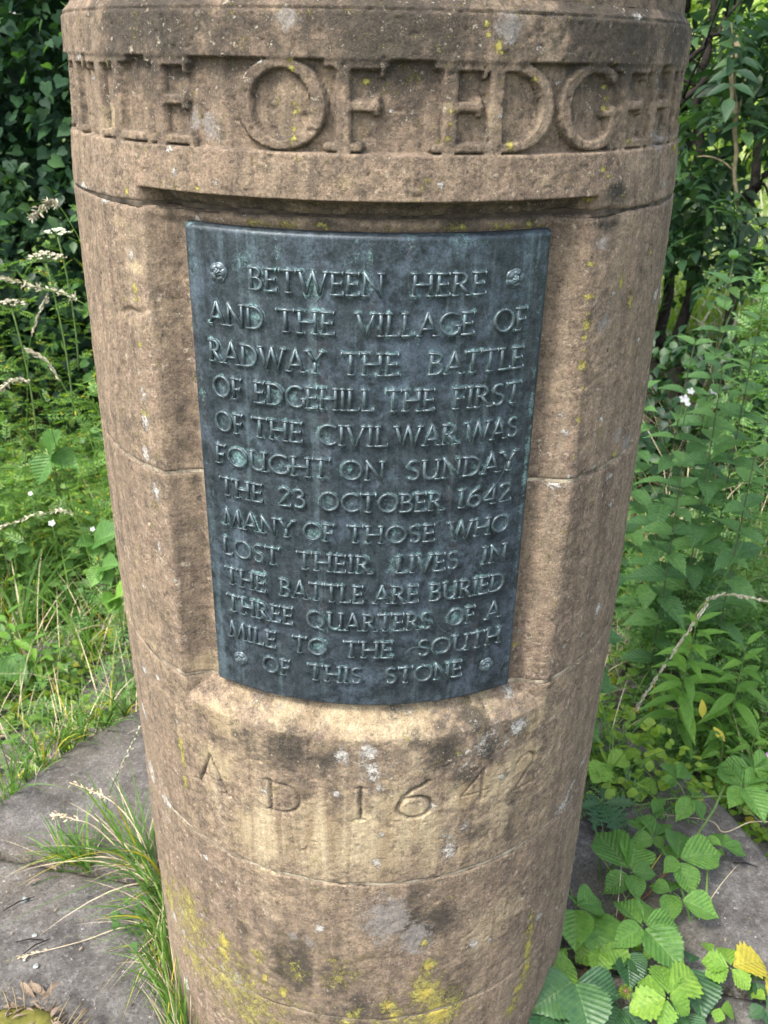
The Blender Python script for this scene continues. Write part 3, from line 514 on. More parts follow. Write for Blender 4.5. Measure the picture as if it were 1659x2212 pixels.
# ------------------------------------------------------------------ bronze plaque, bent to the pillar
PR, PA, PB, PZ0, PZ1 = .3512, -32.5, 29.9, .799, 1.3475
CH = []                                      # (char, x0, x1, z0, z1) along the arc
THK, THN = .142, .098
for z0, z1, words in ROWS:
    for wd, p0, p1 in words:
        adv = [G[c][0] for c in wd]; tot = sum(adv)+.05*(len(wd)-1); k = R(p1-p0)*PR/tot; x = R(p0)*PR
        for c, a in zip(wd, adv):
            CH.append((c, x, k, z0, z1)); x += (a+.05)*k
nx, nz = 260, 340
xs = np.linspace(R(PA)*PR, R(PB)*PR, nx); zs = np.linspace(PZ0, PZ1, nz); X, Z = np.meshgrid(xs, zs)
near = np.full(X.shape, .05)
for c, x0, k, z0, z1 in CH:
    i0, i1 = np.searchsorted(xs, [x0-.012, x0+G[c][0]*k+.012]); j0, j1 = np.searchsorted(zs, [z0-.012, z1+.012])
    sl_ = (slice(j0, j1), slice(i0, i1)); near[sl_] = np.minimum(near[sl_], sdist(X[sl_], Z[sl_], strokes(c, THK, THN), k, z1-z0, x0, z0))
pat = .78*np.exp(-np.clip(near, 0, 1)/.0017)
for c, x0, k, z0, z1 in CH:                  # counters of round letters hold more green
    if c in 'OQDCGU':
        e = ((X-x0-.46*k*(.85 if c != 'O' else 1))/(.30*k))**2 + ((Z-(z0+z1)/2)/(.36*(z1-z0)))**2; pat = np.maximum(pat, .62*np.exp(-e**2))
pat = np.maximum(pat, .34*sstep(1.29, 1.345, Z)); pat = np.maximum(pat, .4*np.exp(-(X-xs[-1]+.008)**2/.00002)); pat = np.maximum(pat, .22*np.exp(-(X-xs[0]-.01)**2/.00008))
for px_, pz_, s_ in ((-.13,1.315,.016), (-.02,1.325,.03), (.03,1.26,.012), (-.02,1.18,.012), (.14,1.26,.014), (.02,.99,.012)): pat = np.maximum(pat, .5*np.exp(-((X-px_)**2+(Z-pz_)**2*.5)/s_**2))
edge = np.minimum(np.minimum(X-xs[0], xs[-1]-X), np.minimum(Z-PZ0, PZ1-Z))
Pn = np.stack([X, X*0, Z], -1)
rr = PR - .0035*(1-np.clip(edge/.004, 0, 1)) + .0003*(fbm(Pn, 25, 3)-.5) + .0004*np.exp(-near.clip(0)/.002)
rr = rr - (edge < 1e-6)*.007
A_ = X/PR; V = np.stack([rr*np.sin(A_), -rr*np.cos(A_), Z], -1).reshape(-1,3)
rb = .3425; Vb = np.stack([rb*np.sin(A_), -rb*np.cos(A_), Z], -1).reshape(-1,3)
i = np.arange(nz-1)[:,None]*nx; j = np.arange(nx-1)[None,:]; F = np.stack([i+j, i+j+1, i+nx+j+1, i+nx+j], -1).reshape(-1,4)
me = mesh_np('plaque', V, F); at_ = me.attributes.new('patina', 'FLOAT', 'POINT'); at_.data.foreach_set('value', pat.ravel().astype(np.float32))
plaque = link('plaque', me, M['bronze'], pillar); plaque['label'] = 'dark blue-green bronze plaque with raised Roman capitals'
def letter_mesh(c, k, h, xc):
    Vs, Fs, o = [], [], 0
    for si, (P, hw) in enumerate(strokes(c, THK, THN)):
        Q = P*np.array([k, h]); w_ = hw*h; d = np.gradient(Q, axis=0); d /= np.linalg.norm(d, axis=1)[:,None]+1e-9
        if len(Q) > 2 and np.hypot(*(Q[0]-Q[-1])) < 1e-6: d[0] = d[-1] = (d[0]+d[-1])/np.linalg.norm(d[0]+d[-1])
        nn = np.stack([-d[:,1], d[:,0]], -1); ht = .0027 + .00013*si
        prof = [(-1.03, -.001), (-.97, .6*ht), (-.86, .98*ht), (0, ht*1.02), (.86, .98*ht), (.97, .6*ht), (1.03, -.001)]
        m = len(prof); q = np.stack([np.concatenate([Q+nn*(w_*a)[:,None], np.full((len(Q),1), b)], 1) for a, b in prof], 1)
        cap0 = q[0].copy(); cap1 = q[-1].copy(); cap0[:,:2] -= d[0]*.0005; cap1[:,:2] += d[-1]*.0005; cap0[:,2] = -.001; cap1[:,2] = -.001
        q = np.concatenate([cap0[None], q, cap1[None]]); n_ = len(q); Vs.append(q.reshape(-1,3))
        i = np.arange(n_-1)[:,None]*m; j = np.arange(m-1)[None,:]; Fs.append(np.stack([i+j+1, i+j, i+m+j, i+m+j+1], -1).reshape(-1,4)+o); o += n_*m
    q = np.concatenate(Vs); a = (q[:,0]+xc)/PR; r_ = PR+q[:,2]
    return np.stack([r_*np.sin(a), -r_*np.cos(a), q[:,1]], -1), np.concatenate(Fs)
for c, x0, k, z0, z1 in CH:
    V, F = letter_mesh(c, k, z1-z0, x0); V[:,2] += z0
    ox = Vector((PR*math.sin((x0+.4*k)/PR), -PR*math.cos((x0+.4*k)/PR), z0)); V = V - np.array(ox)
    o = bpy.data.objects.new('letter', mesh_np('letter', V, F)); COL.objects.link(o); o.data.materials.append(M['bronzel']); o.location = ox; o.parent = plaque
# rosettes
nr, na = 14, 60; rad_ = np.linspace(0, 1, nr); an = np.arange(na)/na*2*np.pi; RR, AA = np.meshgrid(rad_, an, indexing='ij')
hgt = .0010 + .0030*np.clip(1-RR**3, 0, 1)*(.45+.55*np.abs(np.cos(AA*2.5))**.6)*(RR > .42) + .0034*(RR <= .42)*(.55+.45*np.abs(np.cos(AA*2.5+1.57))**.6) + .0016*(RR < .16)
hgt = hgt - .0014*np.exp(-((RR-.42)/.05)**2) - .0012*np.exp(-((RR-.80)/.05)**2)
hgt[-1] = -.001; rad_out = RR*.0092*(1+.10*np.abs(np.cos(AA*2.5))*(RR > .5))
Vr = np.stack([rad_out*np.cos(AA), -hgt, rad_out*np.sin(AA)], -1).reshape(-1,3); i = np.arange(nr-1)[:,None]*na; j = np.arange(na)[None,:]; j2 = (j+1)%na
mer = mesh_np('rosette', Vr, np.stack([i+j, i+na+j, i+na+j2, i+j2], -1).reshape(-1,4)); mer.materials.append(M['bronzel'])
for p_, z_, s_ in ((-25.7, 1.303, 1.05), (23.05, 1.303, 1.05), (-26.1, .8425, 1.0), (23.7, .842, 1.0)):
    o = bpy.data.objects.new('rosette', mer); COL.objects.link(o); a = R(p_); o.location = (PR*math.sin(a), -PR*math.cos(a), z_); o.rotation_euler = (0, 0, a); o.scale = (s_,)*3; o.parent = plaque
# back and rim of the plaque
Vk, Fk, Tk = [], [], None
ring = [(0, q) for q in range(nx)] + [(q, nx-1) for q in range(nz)] + [(nz-1, q) for q in range(nx-1, -1, -1)] + [(q, 0) for q in range(nz-1, -1, -1)]
idx = np.array([a*nx+b for a, b in ring]); Vk = np.concatenate([V0[idx] for V0 in (np.stack([rr*np.sin(A_), -rr*np.cos(A_), Z], -1).reshape(-1,3), Vb-np.array([0,0,0]))]); n_ = len(idx)
q = np.arange(n_-1); link('rim', mesh_np('rim', Vk, np.stack([q, q+n_, q+n_+1, q+1], -1)), M['bronze'], plaque)

# ------------------------------------------------------------------ plinth, lower step, ground
def slab(r0, r1, a0, a1, zt, th, name, parent, seed, curved_edge=True):
    nr = max(6, int((r1-r0)/.014)); na = max(8, int(R(a1-a0)*r1/.02)); g = .004
    rr_ = np.linspace(r0, r1, nr); A, Q = np.meshgrid(np.linspace(0, 1, na), rr_)
    da = math.degrees(g)/np.maximum(Q, .2); A = R(1)*(a0+da + A*(a1-a0-2*da))
    P = np.stack([Q*np.cos(A), Q*np.sin(A), A*0+zt+seed*3], -1)
    e = np.minimum(np.minimum(Q-r0, r1-Q), np.minimum(A-R(a0), R(a1)-A)*Q)
    z = zt + .010*(fbm(P, 5, 4)-.5) + .006*(fbm(P, 40, 4)-.5) - .013*(1-np.clip(e/(.012+.02*fbm(P, 9, 2)), 0, 1))**2 + (random.Random(seed).random()-.5)*.006
    Q = Q + .012*(fbm(P, 7, 3)-.5)*(Q > r1-.01)
    V = np.stack([Q*np.cos(A), Q*np.sin(A), z], -1); rows = [V]
    bi = [(0, k) for k in range(na)] + [(k, na-1) for k in range(1, nr)] + [(nr-1, k) for k in range(na-2, -1, -1)] + [(k, 0) for k in range(nr-2, 0, -1)]
    idx = np.array([p*na+q for p, q in bi]); V = V.reshape(-1,3); low = V[idx].copy(); low[:,2] = zt-th; n0 = len(V)
    i = np.arange(nr-1)[:,None]*na; j = np.arange(na-1)[None,:]; F = np.stack([i+j, i+na+j, i+na+j+1, i+j+1], -1).reshape(-1,4)
    k = np.arange(len(idx)); k2 = (k+1)%len(idx); F = np.concatenate([F, np.stack([idx[k], idx[k2], n0+k2, n0+k], -1)])
    return link(name, mesh_np(name, np.concatenate([V, low]), F), M['slab'], parent)
random.seed(4)
plinth = thing('round_plinth', 'low round dark grey stone plinth under the pillar, in large slabs', 'plinth', (0,0,0))
for i_, (a0, a1) in enumerate(((-12, 78), (78, 168), (168, 258), (258, 348))): slab(.30, .871, a0, a1, 0., .158, 'slab', plinth, i_+1)
step = thing('lower_step', 'lower ring of half-buried grey slabs around the plinth, overgrown by weeds', 'step', (0,0,-.3))
for i_ in range(9): slab(.84, 1.52+.06*random.random(), 13+i_*40, 53+i_*40, -.155, .16, 'slab', step, i_+11)
# ground sheet out to the horizon
rg = np.concatenate([[0], np.geomspace(.5, 150, 70)]); ag = np.arange(120)/120*2*np.pi; A, Q = np.meshgrid(ag, rg)
def ground_z(x, y):
    P = np.stack([x, y, x*0], -1); return -.26 + .10*(fbm(P, .6, 3)-.5)*sstep(1., 4., np.hypot(x, y)) + .02*(fbm(P, 5, 2)-.5)
gx, gy = Q*np.cos(A), Q*np.sin(A); V = np.stack([gx, gy, ground_z(gx, gy)-.03*(Q < 1.5)], -1).reshape(-1,3); m = 120
i = np.arange(len(rg)-1)[:,None]*m; j = np.arange(m)[None,:]; j2 = (j+1)%m
g = link('ground', mesh_np('ground', V, np.stack([i+j, i+m+j, i+m+j2, i+j2], -1).reshape(-1,4)), M['soil']); tag(g, 'dark earth ground under the weeds round the monument', kind='structure')

# ------------------------------------------------------------------ leaf shapes (x across, y along, z up; length 1)
def leaf_tpl(width, n=9, serr=0., peak=.42, fold=.12, droop=.25, cols=2, tipp=1.4, lobes=0., wave=0., notch=0.):
    ys = np.linspace(0, 1, n); V = []; UV = []
    for i, y in enumerate(ys):
        w_ = math.sin(math.pi*max(y, .0)**(math.log(.5)/math.log(peak)))**.85*(1-.62*max(0, (y-.68)/.32)**.9*(tipp < 1.5)) if 0 < y < 1 else 0
        w_ = max(w_, 0)*width/2
        if serr: w_ *= 1+serr*(1 if i%2 else -1)*(0 < i < n-1)
        if lobes: w_ *= 1-lobes*abs(math.sin(y*math.pi*3.0))
        if i == 0: w_ = .01
        for c in range(-cols, cols+1):
            f = c/cols; yy = y-(notch*abs(f)*(1-y) if notch else 0) + (serr*.10*abs(f) if serr and i%2 else 0)
            V.append((w_*f, yy, fold*abs(f)*w_*2 - droop*y*y + wave*math.sin(y*14+c*2)*abs(f))); UV.append((.5+f*w_/width, y))
    m = 2*cols+1; F = [(i*m+c, i*m+c+1, (i+1)*m+c+1, (i+1)*m+c) for i in range(n-1) for c in range(m-1)]
    return np.array(V), np.array(F), np.array(UV)
def star_tpl(pts, droop=.1, cup=.08):
    """flat lobed leaf from an outline fan of quads (ivy and the like)"""
    n = len(pts); c = (0, .35, 0); V = [c]+[(x, y, cup*abs(x)-droop*y*y) for x, y in pts]; F = [(0, 1+i, 1+i+1, 1+i+2) for i in range(0, n-2, 2)]
    return np.array(V), np.array(F), np.array([(.5+v[0], v[1]) for v in V])
IVY = star_tpl([(0,.08),(-.20,-.03),(-.42,.06),(-.43,.28),(-.42,.50),(-.22,.70),(0,1),(.22,.70),(.42,.50),(.43,.28),(.42,.06),(.20,-.03),(0,.08)])
OVAL = leaf_tpl(.62, 5, 0, .45, .15, .22, 1); ROUND = leaf_tpl(.92, 6, 0, .5, .12, .12, 1, 2.2, notch=.2)
NETTLE = leaf_tpl(.62, 19, .09, .32, .16, .35, 2, 1.15, notch=.1); BRAM = leaf_tpl(.66, 33, .055, .46, .30, .30, 3, 1.35, wave=.016); AVEN = leaf_tpl(.72, 15, .11, .55, .22, .25, 2, 1.8, wave=.02)
LANCE = leaf_tpl(.24, 8, 0, .38, .25, .30, 1, 1.2); SHEET = leaf_tpl(.40, 4, 0, .4, .2, .3, 1)
TOOTH = leaf_tpl(.34, 15, .45, .6, .1, .3, 2, 1.3)
def spray_tpl(leaf, pairs, ll, spread=62, droop=.25, taper=.25):
    Vs, Fs, Us, o = [], [], [], 0; LV, LF, LU = leaf
    for k in range(pairs):
        y = .18+.75*k/pairs; s = ll*(1-taper*abs(k/pairs-.4))
        for sg in (-1, 1):
            a = R(spread)*sg; x_, y_ = LV[:,0]*s, LV[:,1]*s
            Vs.append(np.stack([x_*math.cos(a)+y_*math.sin(a), y-x_*math.sin(a)*1+y_*math.cos(a), LV[:,2]*s-droop*y*y], -1)); Fs.append(LF+o); Us.append(LU); o += len(LV)
    s = ll*1.1; Vs.append(np.stack([LV[:,0]*s, .88+LV[:,1]*s, LV[:,2]*s-droop*.8], -1)); Fs.append(LF+o); Us.append(LU); o += len(LV)
    st = np.array([(-.008,0,0),(.008,0,0),(.006,.9,-droop*.8),(-.006,.9,-droop*.8)]); Vs.append(st); Fs.append(np.array([[0,1,2,3]])+o); Us.append(np.full((4,2), .5))
    return np.concatenate(Vs), np.concatenate(Fs), np.concatenate(Us)
def diamond(w): return np.array([(0,0,0),(w,.45,.05),(0,1,-.12),(-w,.45,.05)]), np.array([(0,1,2,3)]), np.array([(.5,0),(.9,.5),(.5,1),(.1,.5)])
ASH = spray_tpl(leaf_tpl(.42, 5, 0, .42, .15, .22, 1), 3, .42); FEATHER = spray_tpl(diamond(.17), 5, .30, 50); CLEAVER = spray_tpl(diamond(.13), 4, .34, 74)
def frames(d, up_, roll=None):
    """rotation matrices whose y axis is d and z axis is near up_"""
    d = d/np.linalg.norm(d, axis=1)[:,None]; x = np.cross(d, up_); x /= np.linalg.norm(x, axis=1)[:,None]+1e-9; z = np.cross(x, d)
    return np.stack([x, d, z], -1)
def scatter(tpl, T, D, U, S_):
    LV, LF, LU = tpl; k, n = len(T), len(LV); Mx = frames(D, U)*S_[:,None,None]
    V = np.einsum('kij,nj->kni', Mx, LV)+T[:,None,:]; F = (LF[None]+np.arange(k)[:,None,None]*n).reshape(-1,4)
    return V.reshape(-1,3), F, np.tile(LU, (k,1))
def stuff_mesh(name, V, F, uv, m, label=None, parent=None, kind='stuff'):
    o = link(name, mesh_np(name, V, F, uv), m, parent); o['kind'] = kind
    if label: o['label'] = label
    return o
_cache = {}
def shared(key, tpl, m):
    if key not in _cache:
        me = mesh_np(key, *tpl[:2], tpl[2]); me.materials.append(m); _cache[key] = me
    return _cache[key]
def leaf_obj(name, me, pos, d, up_, s, parent, ws=1.):
    d = Vector(d).normalized(); x = d.cross(Vector(up_)).normalized(); z = x.cross(d)
    o = bpy.data.objects.new(name, me); COL.objects.link(o); o.parent = parent
    L = Vector(pos)-Vector(parent.location)
    o.matrix_parent_inverse = Matrix.Identity(4)
    o.matrix_basis = Matrix(((x.x*s*ws, d.x*s, z.x*s, L.x), (x.y*s*ws, d.y*s, z.y*s, L.y), (x.z*s*ws, d.z*s, z.z*s, L.z), (0,0,0,1)))
    return o
def blades(base, az, L, lean, width, droop, n=5, twist=.0):
    """grass blades: arrays over k blades; returns V, F, uv"""
    k = len(base); s = np.linspace(0, 1, n)[None,:]
    hx, hy = np.cos(az)[:,None], np.sin(az)[:,None]
    hor = (lean[:,None]*s + droop[:,None]*s**2.2)*L[:,None]; ver = (s*np.sqrt(np.clip(1-lean**2, .05, 1))[:,None] - droop[:,None]*.75*s**2.6)*L[:,None]
    c = np.stack([base[:,0:1]+hx*hor, base[:,1:2]+hy*hor, base[:,2:3]+ver], -1)
    ta = az+np.pi/2+twist*(rng.random(k)-.5)*3; wv = np.stack([np.cos(ta), np.sin(ta), 0*ta], -1)[:,None,:]; wd = (width[:,None]*(1-s**2.5)*(.55+.45*np.minimum(1, s*4)))[...,None]/2
    V = np.stack([c-wv*wd, c+wv*wd], 2).reshape(-1,3); n2 = 2*n
    i = np.arange(n-1)*2; F1 = np.stack([i, i+1, i+3, i+2], -1); F = (F1[None]+np.arange(k)[:,None,None]*n2).reshape(-1,4)
    uv = np.tile(np.stack([np.tile([.3,.7], n), np.repeat(s[0], 2)], -1), (k,1)); return V, F, uv

# ------------------------------------------------------------------ wild growth
LEAFLET = leaf_tpl(.7, 3, 0, .5, .15, .15, 1)
def up_rand(k, s=.35): 
    u = rng.normal(0, s, (k,3)); u[:,2] += 1; return u/np.linalg.norm(u, axis=1)[:,None]
def bush(name, label, cat, cen, size, n_obj, n_leaf, tpl, mat, s0, s1, face, group=None, young=None, base_z=-.3, stems=5, seed=1, thick=.55, leafname='leaf', holes=.5, hz=1.):
    """a leafy mass: the front leaves single objects, the rest one mesh, twiggy stems inside"""
    global rng; rng = np.random.default_rng(seed)
    root = thing(name, label, cat, (cen[0], cen[1], base_z), group)
    c = np.array([cen[0], cen[1], base_z+size[2]/2]); h = np.array(size)/2
    P = rng.uniform(-1, 1, (int(n_leaf*3), 3)); r_ = np.linalg.norm(P*np.array([1,1,.93]), axis=1); keep = (r_ < 1)&(r_ > 1-thick*rng.random(len(P))**.6)
    P = P[keep]; W = c+P*h; bump = fbm(W+seed*7, 2.6*hz, 3); W = W + (P*h)*(bump[:,None]-.5)*.7
    W = W[fbm(W+40+seed, 4.2*hz, 3) > holes-.08*1][:n_leaf]
    k = len(W); out = (W-c)/h; out /= np.linalg.norm(out, axis=1)[:,None]
    U = out*.55+np.array([0,0,.7])+rng.normal(0,.38,(k,3)); D = np.cross(U, rng.normal(0,1,(k,3))); D[:,2] -= .55*np.linalg.norm(D,axis=1)
    S_ = rng.uniform(s0, s1, k); d = np.array([W[:,0]-CAM.x, W[:,1]-CAM.y]); order = np.argsort((out@np.array(face)))[::-1]
    order = order[(W[order,2] < 2.2)]; front = order[:max(n_obj*6, 1)][::6][:n_obj]; rest = np.setdiff1d(np.arange(k), front)
    V, F, uv = scatter(tpl, W[rest], D[rest], U[rest], S_[rest]); stuff_mesh('foliage', V, F, uv, M[mat], parent=root)
    me = shared(leafname+mat, tpl, M[young or mat])
    for q in front: leaf_obj(leafname, me, W[q], D[q], U[q], S_[q], root)
    parts = []
    for q in range(stems):
        t = c+rng.uniform(-.8, .8, 3)*h; b = Vector((cen[0]+(t[0]-cen[0])*.4, cen[1]+(t[1]-cen[1])*.4, base_z)); mid_ = Vector(t)*.5+b*.5+Vector((rng.normal(0,.1), rng.normal(0,.1), .2))
        parts.append(tube_arrays(bez(b, mid_, t, 9), np.linspace(.014, .004, 9), 5))
    V, F, T = joined(parts); link('stem', mesh_np('stem', V, F, tri=T), M['bark'], root)
    return root
# left background: dark ivy-clad hedge
bush('ivy_bush', 'dark ivy-covered bush close behind the left edge of the pillar', 'bush', (-1.15, 3.3), (1.9, 1.3, 2.9), 150, 8500, IVY, 'ivy', .03, .080, (.25,-.95,.2), 'dark bushes behind the pillar', 'ivyb', seed=1, holes=.42)
bush('ivy_bush', 'dark ivy-covered bush at the far left edge of the picture', 'bush', (-2.75, 3.4), (2.2, 1.5, 2.7), 110, 8500, IVY, 'ivy', .03, .080, (.4,-.9,.2), 'dark bushes behind the pillar', seed=2, holes=.42)
bush('ivy_bush', 'tall dark bush behind the ivy, filling the gap over it on the left', 'bush', (-2.2, 5.0), (5.0, 2.0, 4.4), 0, 7000, LEAFLET, 'ivy', .12, .17, (0,-1,0), 'dark bushes behind the pillar', seed=3, thick=.8, holes=.36)
bush('ivy_bush', 'dark bush hidden right behind the middle of the pillar', 'bush', (.35, 3.9), (2.2, 1.6, 3.6), 0, 4200, LEAFLET, 'ivy', .09, .14, (0,-1,0), 'dark bushes behind the pillar', seed=4, thick=.8, holes=.36)
bush('shrub', 'mid-green mixed shrub in front of the ivy on the left', 'shrub', (-1.95, 2.75), (2.3, .7, 1.55), 80, 2600, OVAL, 'tree', .03, .065, (.3,-.9,.3), seed=28, holes=.44, young='ivyb', leafname='oval_leaf')
# right background: slender dark trees with gaps to bright ground beyond
def tree(name, label, base, pts, r0, crown, n_leaf, n_obj, seed, mat='tree', limbs=(), s0=.16, s1=.26, group='slender trees on the right', tpl=None, leafname='leaf_spray', keep=.50):
    global rng; rng = np.random.default_rng(seed); tpl = tpl or ASH
    root = thing(name, label, 'tree', base, group)
    pth = [Vector(base)]+[Vector(p) for p in pts]; pp = []
    for a, b in zip(pth[:-1], pth[1:]):
        for q in range(6): pp.append(a.lerp(b, q/6)+Vector(rng.normal(0,.012,3)))
    pp.append(pth[-1]); V, F, T = tube_arrays(pp, np.linspace(r0, r0*.35, len(pp)), 10); link('trunk', mesh_np('trunk', V, F, tri=T), M['bark'], root)
    for lm in limbs:
        p0, p1, p2, ra, mt = lm; pb = bez(p0, p1, p2, 12); pb = [pb[0]]+[p+Vector(rng.normal(0, .008, 3)) for p in pb[1:]]
        parts = [tube_arrays(pb, np.linspace(ra, ra*.45, 12), 7)]
        for q in range(3, 11, 2):
            e = pb[q]+Vector((rng.normal(0,.16), rng.normal(0,.16), rng.normal(-.02,.14))); parts.append(tube_arrays(bez(pb[q], pb[q].lerp(e,.5)+Vector((0,0,.04)), e, 6), np.linspace(ra*.4, ra*.15, 6), 4))
        V, F, T = joined(parts); link('branch', mesh_np('branch', V, F, tri=T), M[mt], root)
    Ws = []
    for cx, cy, cz, rx, ry, rz, fr in crown:
        k = int(n_leaf*fr); P = rng.normal(0, .48, (k*2,3)); P = P[np.linalg.norm(P, axis=1) < 1.15][:k]; Ws.append(np.array([cx,cy,cz])+P*np.array([rx,ry,rz]))
    W = np.concatenate(Ws); W = W[fbm(W+seed*3, 2.4, 3) > keep-.04]; k = len(W)
    D = rng.normal(0, 1, (k,3)); D[:,2] = D[:,2]*.4-.55; U = up_rand(k, .45)
    S_ = rng.uniform(s0, s1, k); dist = np.hypot(W[:,0]-CAM.x, W[:,1]-CAM.y); order = np.argsort(dist); front = order[:n_obj]; rest = order[n_obj:]
    V, F, uv = scatter(tpl, W[rest], D[rest], U[rest], S_[rest]); stuff_mesh('crown', V, F, uv, M[mat], parent=root)
    me = shared(leafname+mat, tpl, M[mat])
    for q in front: leaf_obj(leafname, me, W[q], D[q], U[q], S_[q], root)
    return root
def A3(px, py, y): return tuple(atY(px, py, y))
b0 = A3(1520, 500, 3.0); b0 = (b0[0], 3.0, -.28)
tree('slender_tree', 'dark leaning tree with a hanging pale branch, nearest on the right', b0, [A3(1518,440,3.0), A3(1505,250,3.05), A3(1530,60,3.1), A3(1560,-300,3.3)], .030,
     [(1.60,2.7,1.62,.55,.4,.17,.30), (2.1,2.8,2.35,1.0,.6,.35,.20), (1.62,2.9,.75,.40,.4,.25,.16), (1.38,2.8,1.20,.22,.4,.50,.32), (2.05,2.9,1.02,.30,.3,.14,.10)], 900, 150, 11,
     limbs=[(A3(1440,158,2.6), A3(1520,110,2.7), A3(1600,0,2.9), .012, 'bark'), (A3(1585,80,2.5), A3(1578,200,2.5), A3(1594,448,2.45), .014, 'twig'), (A3(1430,250,2.8), A3(1520,190,2.8), A3(1590,90,2.9), .016, 'bark'),
            (A3(1594,436,2.7), A3(1630,410,2.7), A3(1680,355,2.7), .024, 'bark'), (A3(1505,380,3.0), A3(1560,330,3.0), A3(1680,250,3.2), .018, 'bark'), (A3(1450,60,2.8), A3(1480,80,2.8), A3(1500,110,2.9), .010, 'bark')])
b1 = A3(1625, 450, 4.0); b1 = (b1[0], 4.0, -.3)
tree('slender_tree', 'second dark trunk further right, crossing branches above the bright gap', b1, [A3(1640,300,4.0), A3(1610,140,4.0), A3(1590,40,4.1), A3(1540,-260,4.2)], .030,
     [(2.9,4.0,2.5,1.2,.8,.4,.7), (3.0,4.2,1.15,.5,.5,.3,.15)], 330, 30, 12, limbs=[(A3(1625,200,4.0), A3(1650,150,4.0), A3(1720,110,4.0), .03, 'bark'), (A3(1610,150,4.0), A3(1560,200,3.9), A3(1490,330,3.9), .018, 'bark')])
b2 = A3(1475, 430, 4.6); b2 = (b2[0], 4.6, -.3)
tree('slender_tree', 'dark trunk seen between the pillar edge and the leaning tree', b2, [A3(1478,300,4.6), A3(1470,120,4.6), A3(1500,-100,4.6)], .036,
     [(1.9,4.5,2.3,1.0,.8,.5,.5), (1.75,4.4,1.2,.34,.5,.7,.7)], 620, 0, 13)
# bright meadow and woodland edge beyond
rng = np.random.default_rng(21)
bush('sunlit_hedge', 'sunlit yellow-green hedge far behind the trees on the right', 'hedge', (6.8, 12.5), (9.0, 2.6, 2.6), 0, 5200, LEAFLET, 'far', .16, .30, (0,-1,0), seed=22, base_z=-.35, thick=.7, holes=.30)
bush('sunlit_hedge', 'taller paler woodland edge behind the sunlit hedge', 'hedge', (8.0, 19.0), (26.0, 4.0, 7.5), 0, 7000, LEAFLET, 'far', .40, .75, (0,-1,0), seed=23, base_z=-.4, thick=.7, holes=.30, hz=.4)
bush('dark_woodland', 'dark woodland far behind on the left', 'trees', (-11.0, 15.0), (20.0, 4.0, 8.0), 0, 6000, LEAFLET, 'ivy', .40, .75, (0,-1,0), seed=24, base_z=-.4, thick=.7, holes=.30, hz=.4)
bush('shrub', 'yellow-green leafy shrub below the bright gap on the right', 'shrub', (2.05, 3.0), (1.0, .8, .75), 60, 900, OVAL, 'herb', .05, .085, (-.2,-.9,.4), seed=25, holes=.42)
bush('shrub', 'dark green shrub low beside the right edge of the pillar', 'shrub', (1.35, 2.3), (.8, .9, .85), 60, 1500, OVAL, 'tree', .045, .075, (-.2,-.9,.4), seed=26, holes=.40)
bush('shrub', 'shaded shrub at the right edge behind the nettles', 'shrub', (2.35, 2.2), (1.2, .9, .95), 60, 1500, OVAL, 'tree', .05, .085, (-.2,-.9,.4), seed=27, holes=.40)

# ------------------------------------------------------------------ ground cover
def region(k, xr, yr, rmin=.90):
    P = np.stack([rng.uniform(*xr, k), rng.uniform(*yr, k)], -1); return P[np.hypot(P[:,0], P[:,1]) > rmin]
def gz(P): r_ = np.hypot(P[:,0], P[:,1]); return np.where(r_ < .872, .002, np.where(r_ < 1.5, -.155, ground_z(P[:,0], P[:,1])))
def grass_field(name, label, k, xr, yr, l0, l1, w0, w1, seed, mat='grass', dens=None, rmin=.9):
    global rng; rng = np.random.default_rng(seed); P = region(k, xr, yr, rmin)
    P = P[fbm(np.stack([P[:,0], P[:,1], P[:,0]*0+seed], -1), 3.2, 3) > (dens or .42)]; n = len(P); B = np.concatenate([P, gz(P)[:,None]-.01], 1)
    L = rng.uniform(l0, l1, n)*(.6+.8*fbm(B, 2, 2)); V, F, uv = blades(B, rng.uniform(0, 2*np.pi, n), L, rng.uniform(.05, .65, n), rng.uniform(w0, w1, n), rng.uniform(0, .55, n), 5 if l1 < .42 else 3, 1.)
    o = stuff_mesh(name, V, F, uv, M[mat], label); return o
grass_field('grass', 'rough green grass growing to the left of the pillar', 13000, (-2.9, -.3), (.3, 3.0), .12, .36, .003, .008, 31, rmin=1.5)
grass_field('grass', 'thin scattered grass in the joints of the lower step on the left', 800, (-1.6, -.35), (.3, 1.5), .10, .30, .003, .006, 30, rmin=.95)
grass_field('grass', 'sparse grass between the weeds to the right of the pillar', 6000, (.3, 2.9), (.3, 2.8), .14, .36, .003, .008, 32, rmin=1.05)
grass_field('dry_grass', 'dead straw-coloured grass lying among the green on the left', 2600, (-2.6, -.4), (.4, 2.6), .12, .34, .002, .004, 33, 'straw')
grass_field('dry_grass', 'dead straw-coloured stems among the weeds on the right', 1100, (.4, 2.4), (.35, 2.2), .12, .32, .002, .0035, 34, 'straw')
grass_field('dry_grass', 'tall dead stems standing among the nettles and feathery weeds', 420, (.9, 2.8), (1.0, 2.4), .5, .95, .0025, .004, 38, 'straw', dens=.3)
grass_field('meadow_grass', 'tall bright meadow grass far behind the trees', 26000, (1.5, 9.5), (4.8, 12.), .25, .6, .012, .025, 35, 'jenny', dens=.2)
grass_field('dry_grass', 'pale seeding hay in the far sunlit meadow', 4500, (1.5, 9.5), (4.6, 12.), .35, .75, .010, .02, 37, 'seed', dens=.35)
grass_field('meadow_grass', 'grass of the shaded ground behind the left bushes', 6000, (-6, 1.5), (3.5, 8.), .2, .45, .01, .02, 36, 'grass', dens=.3)
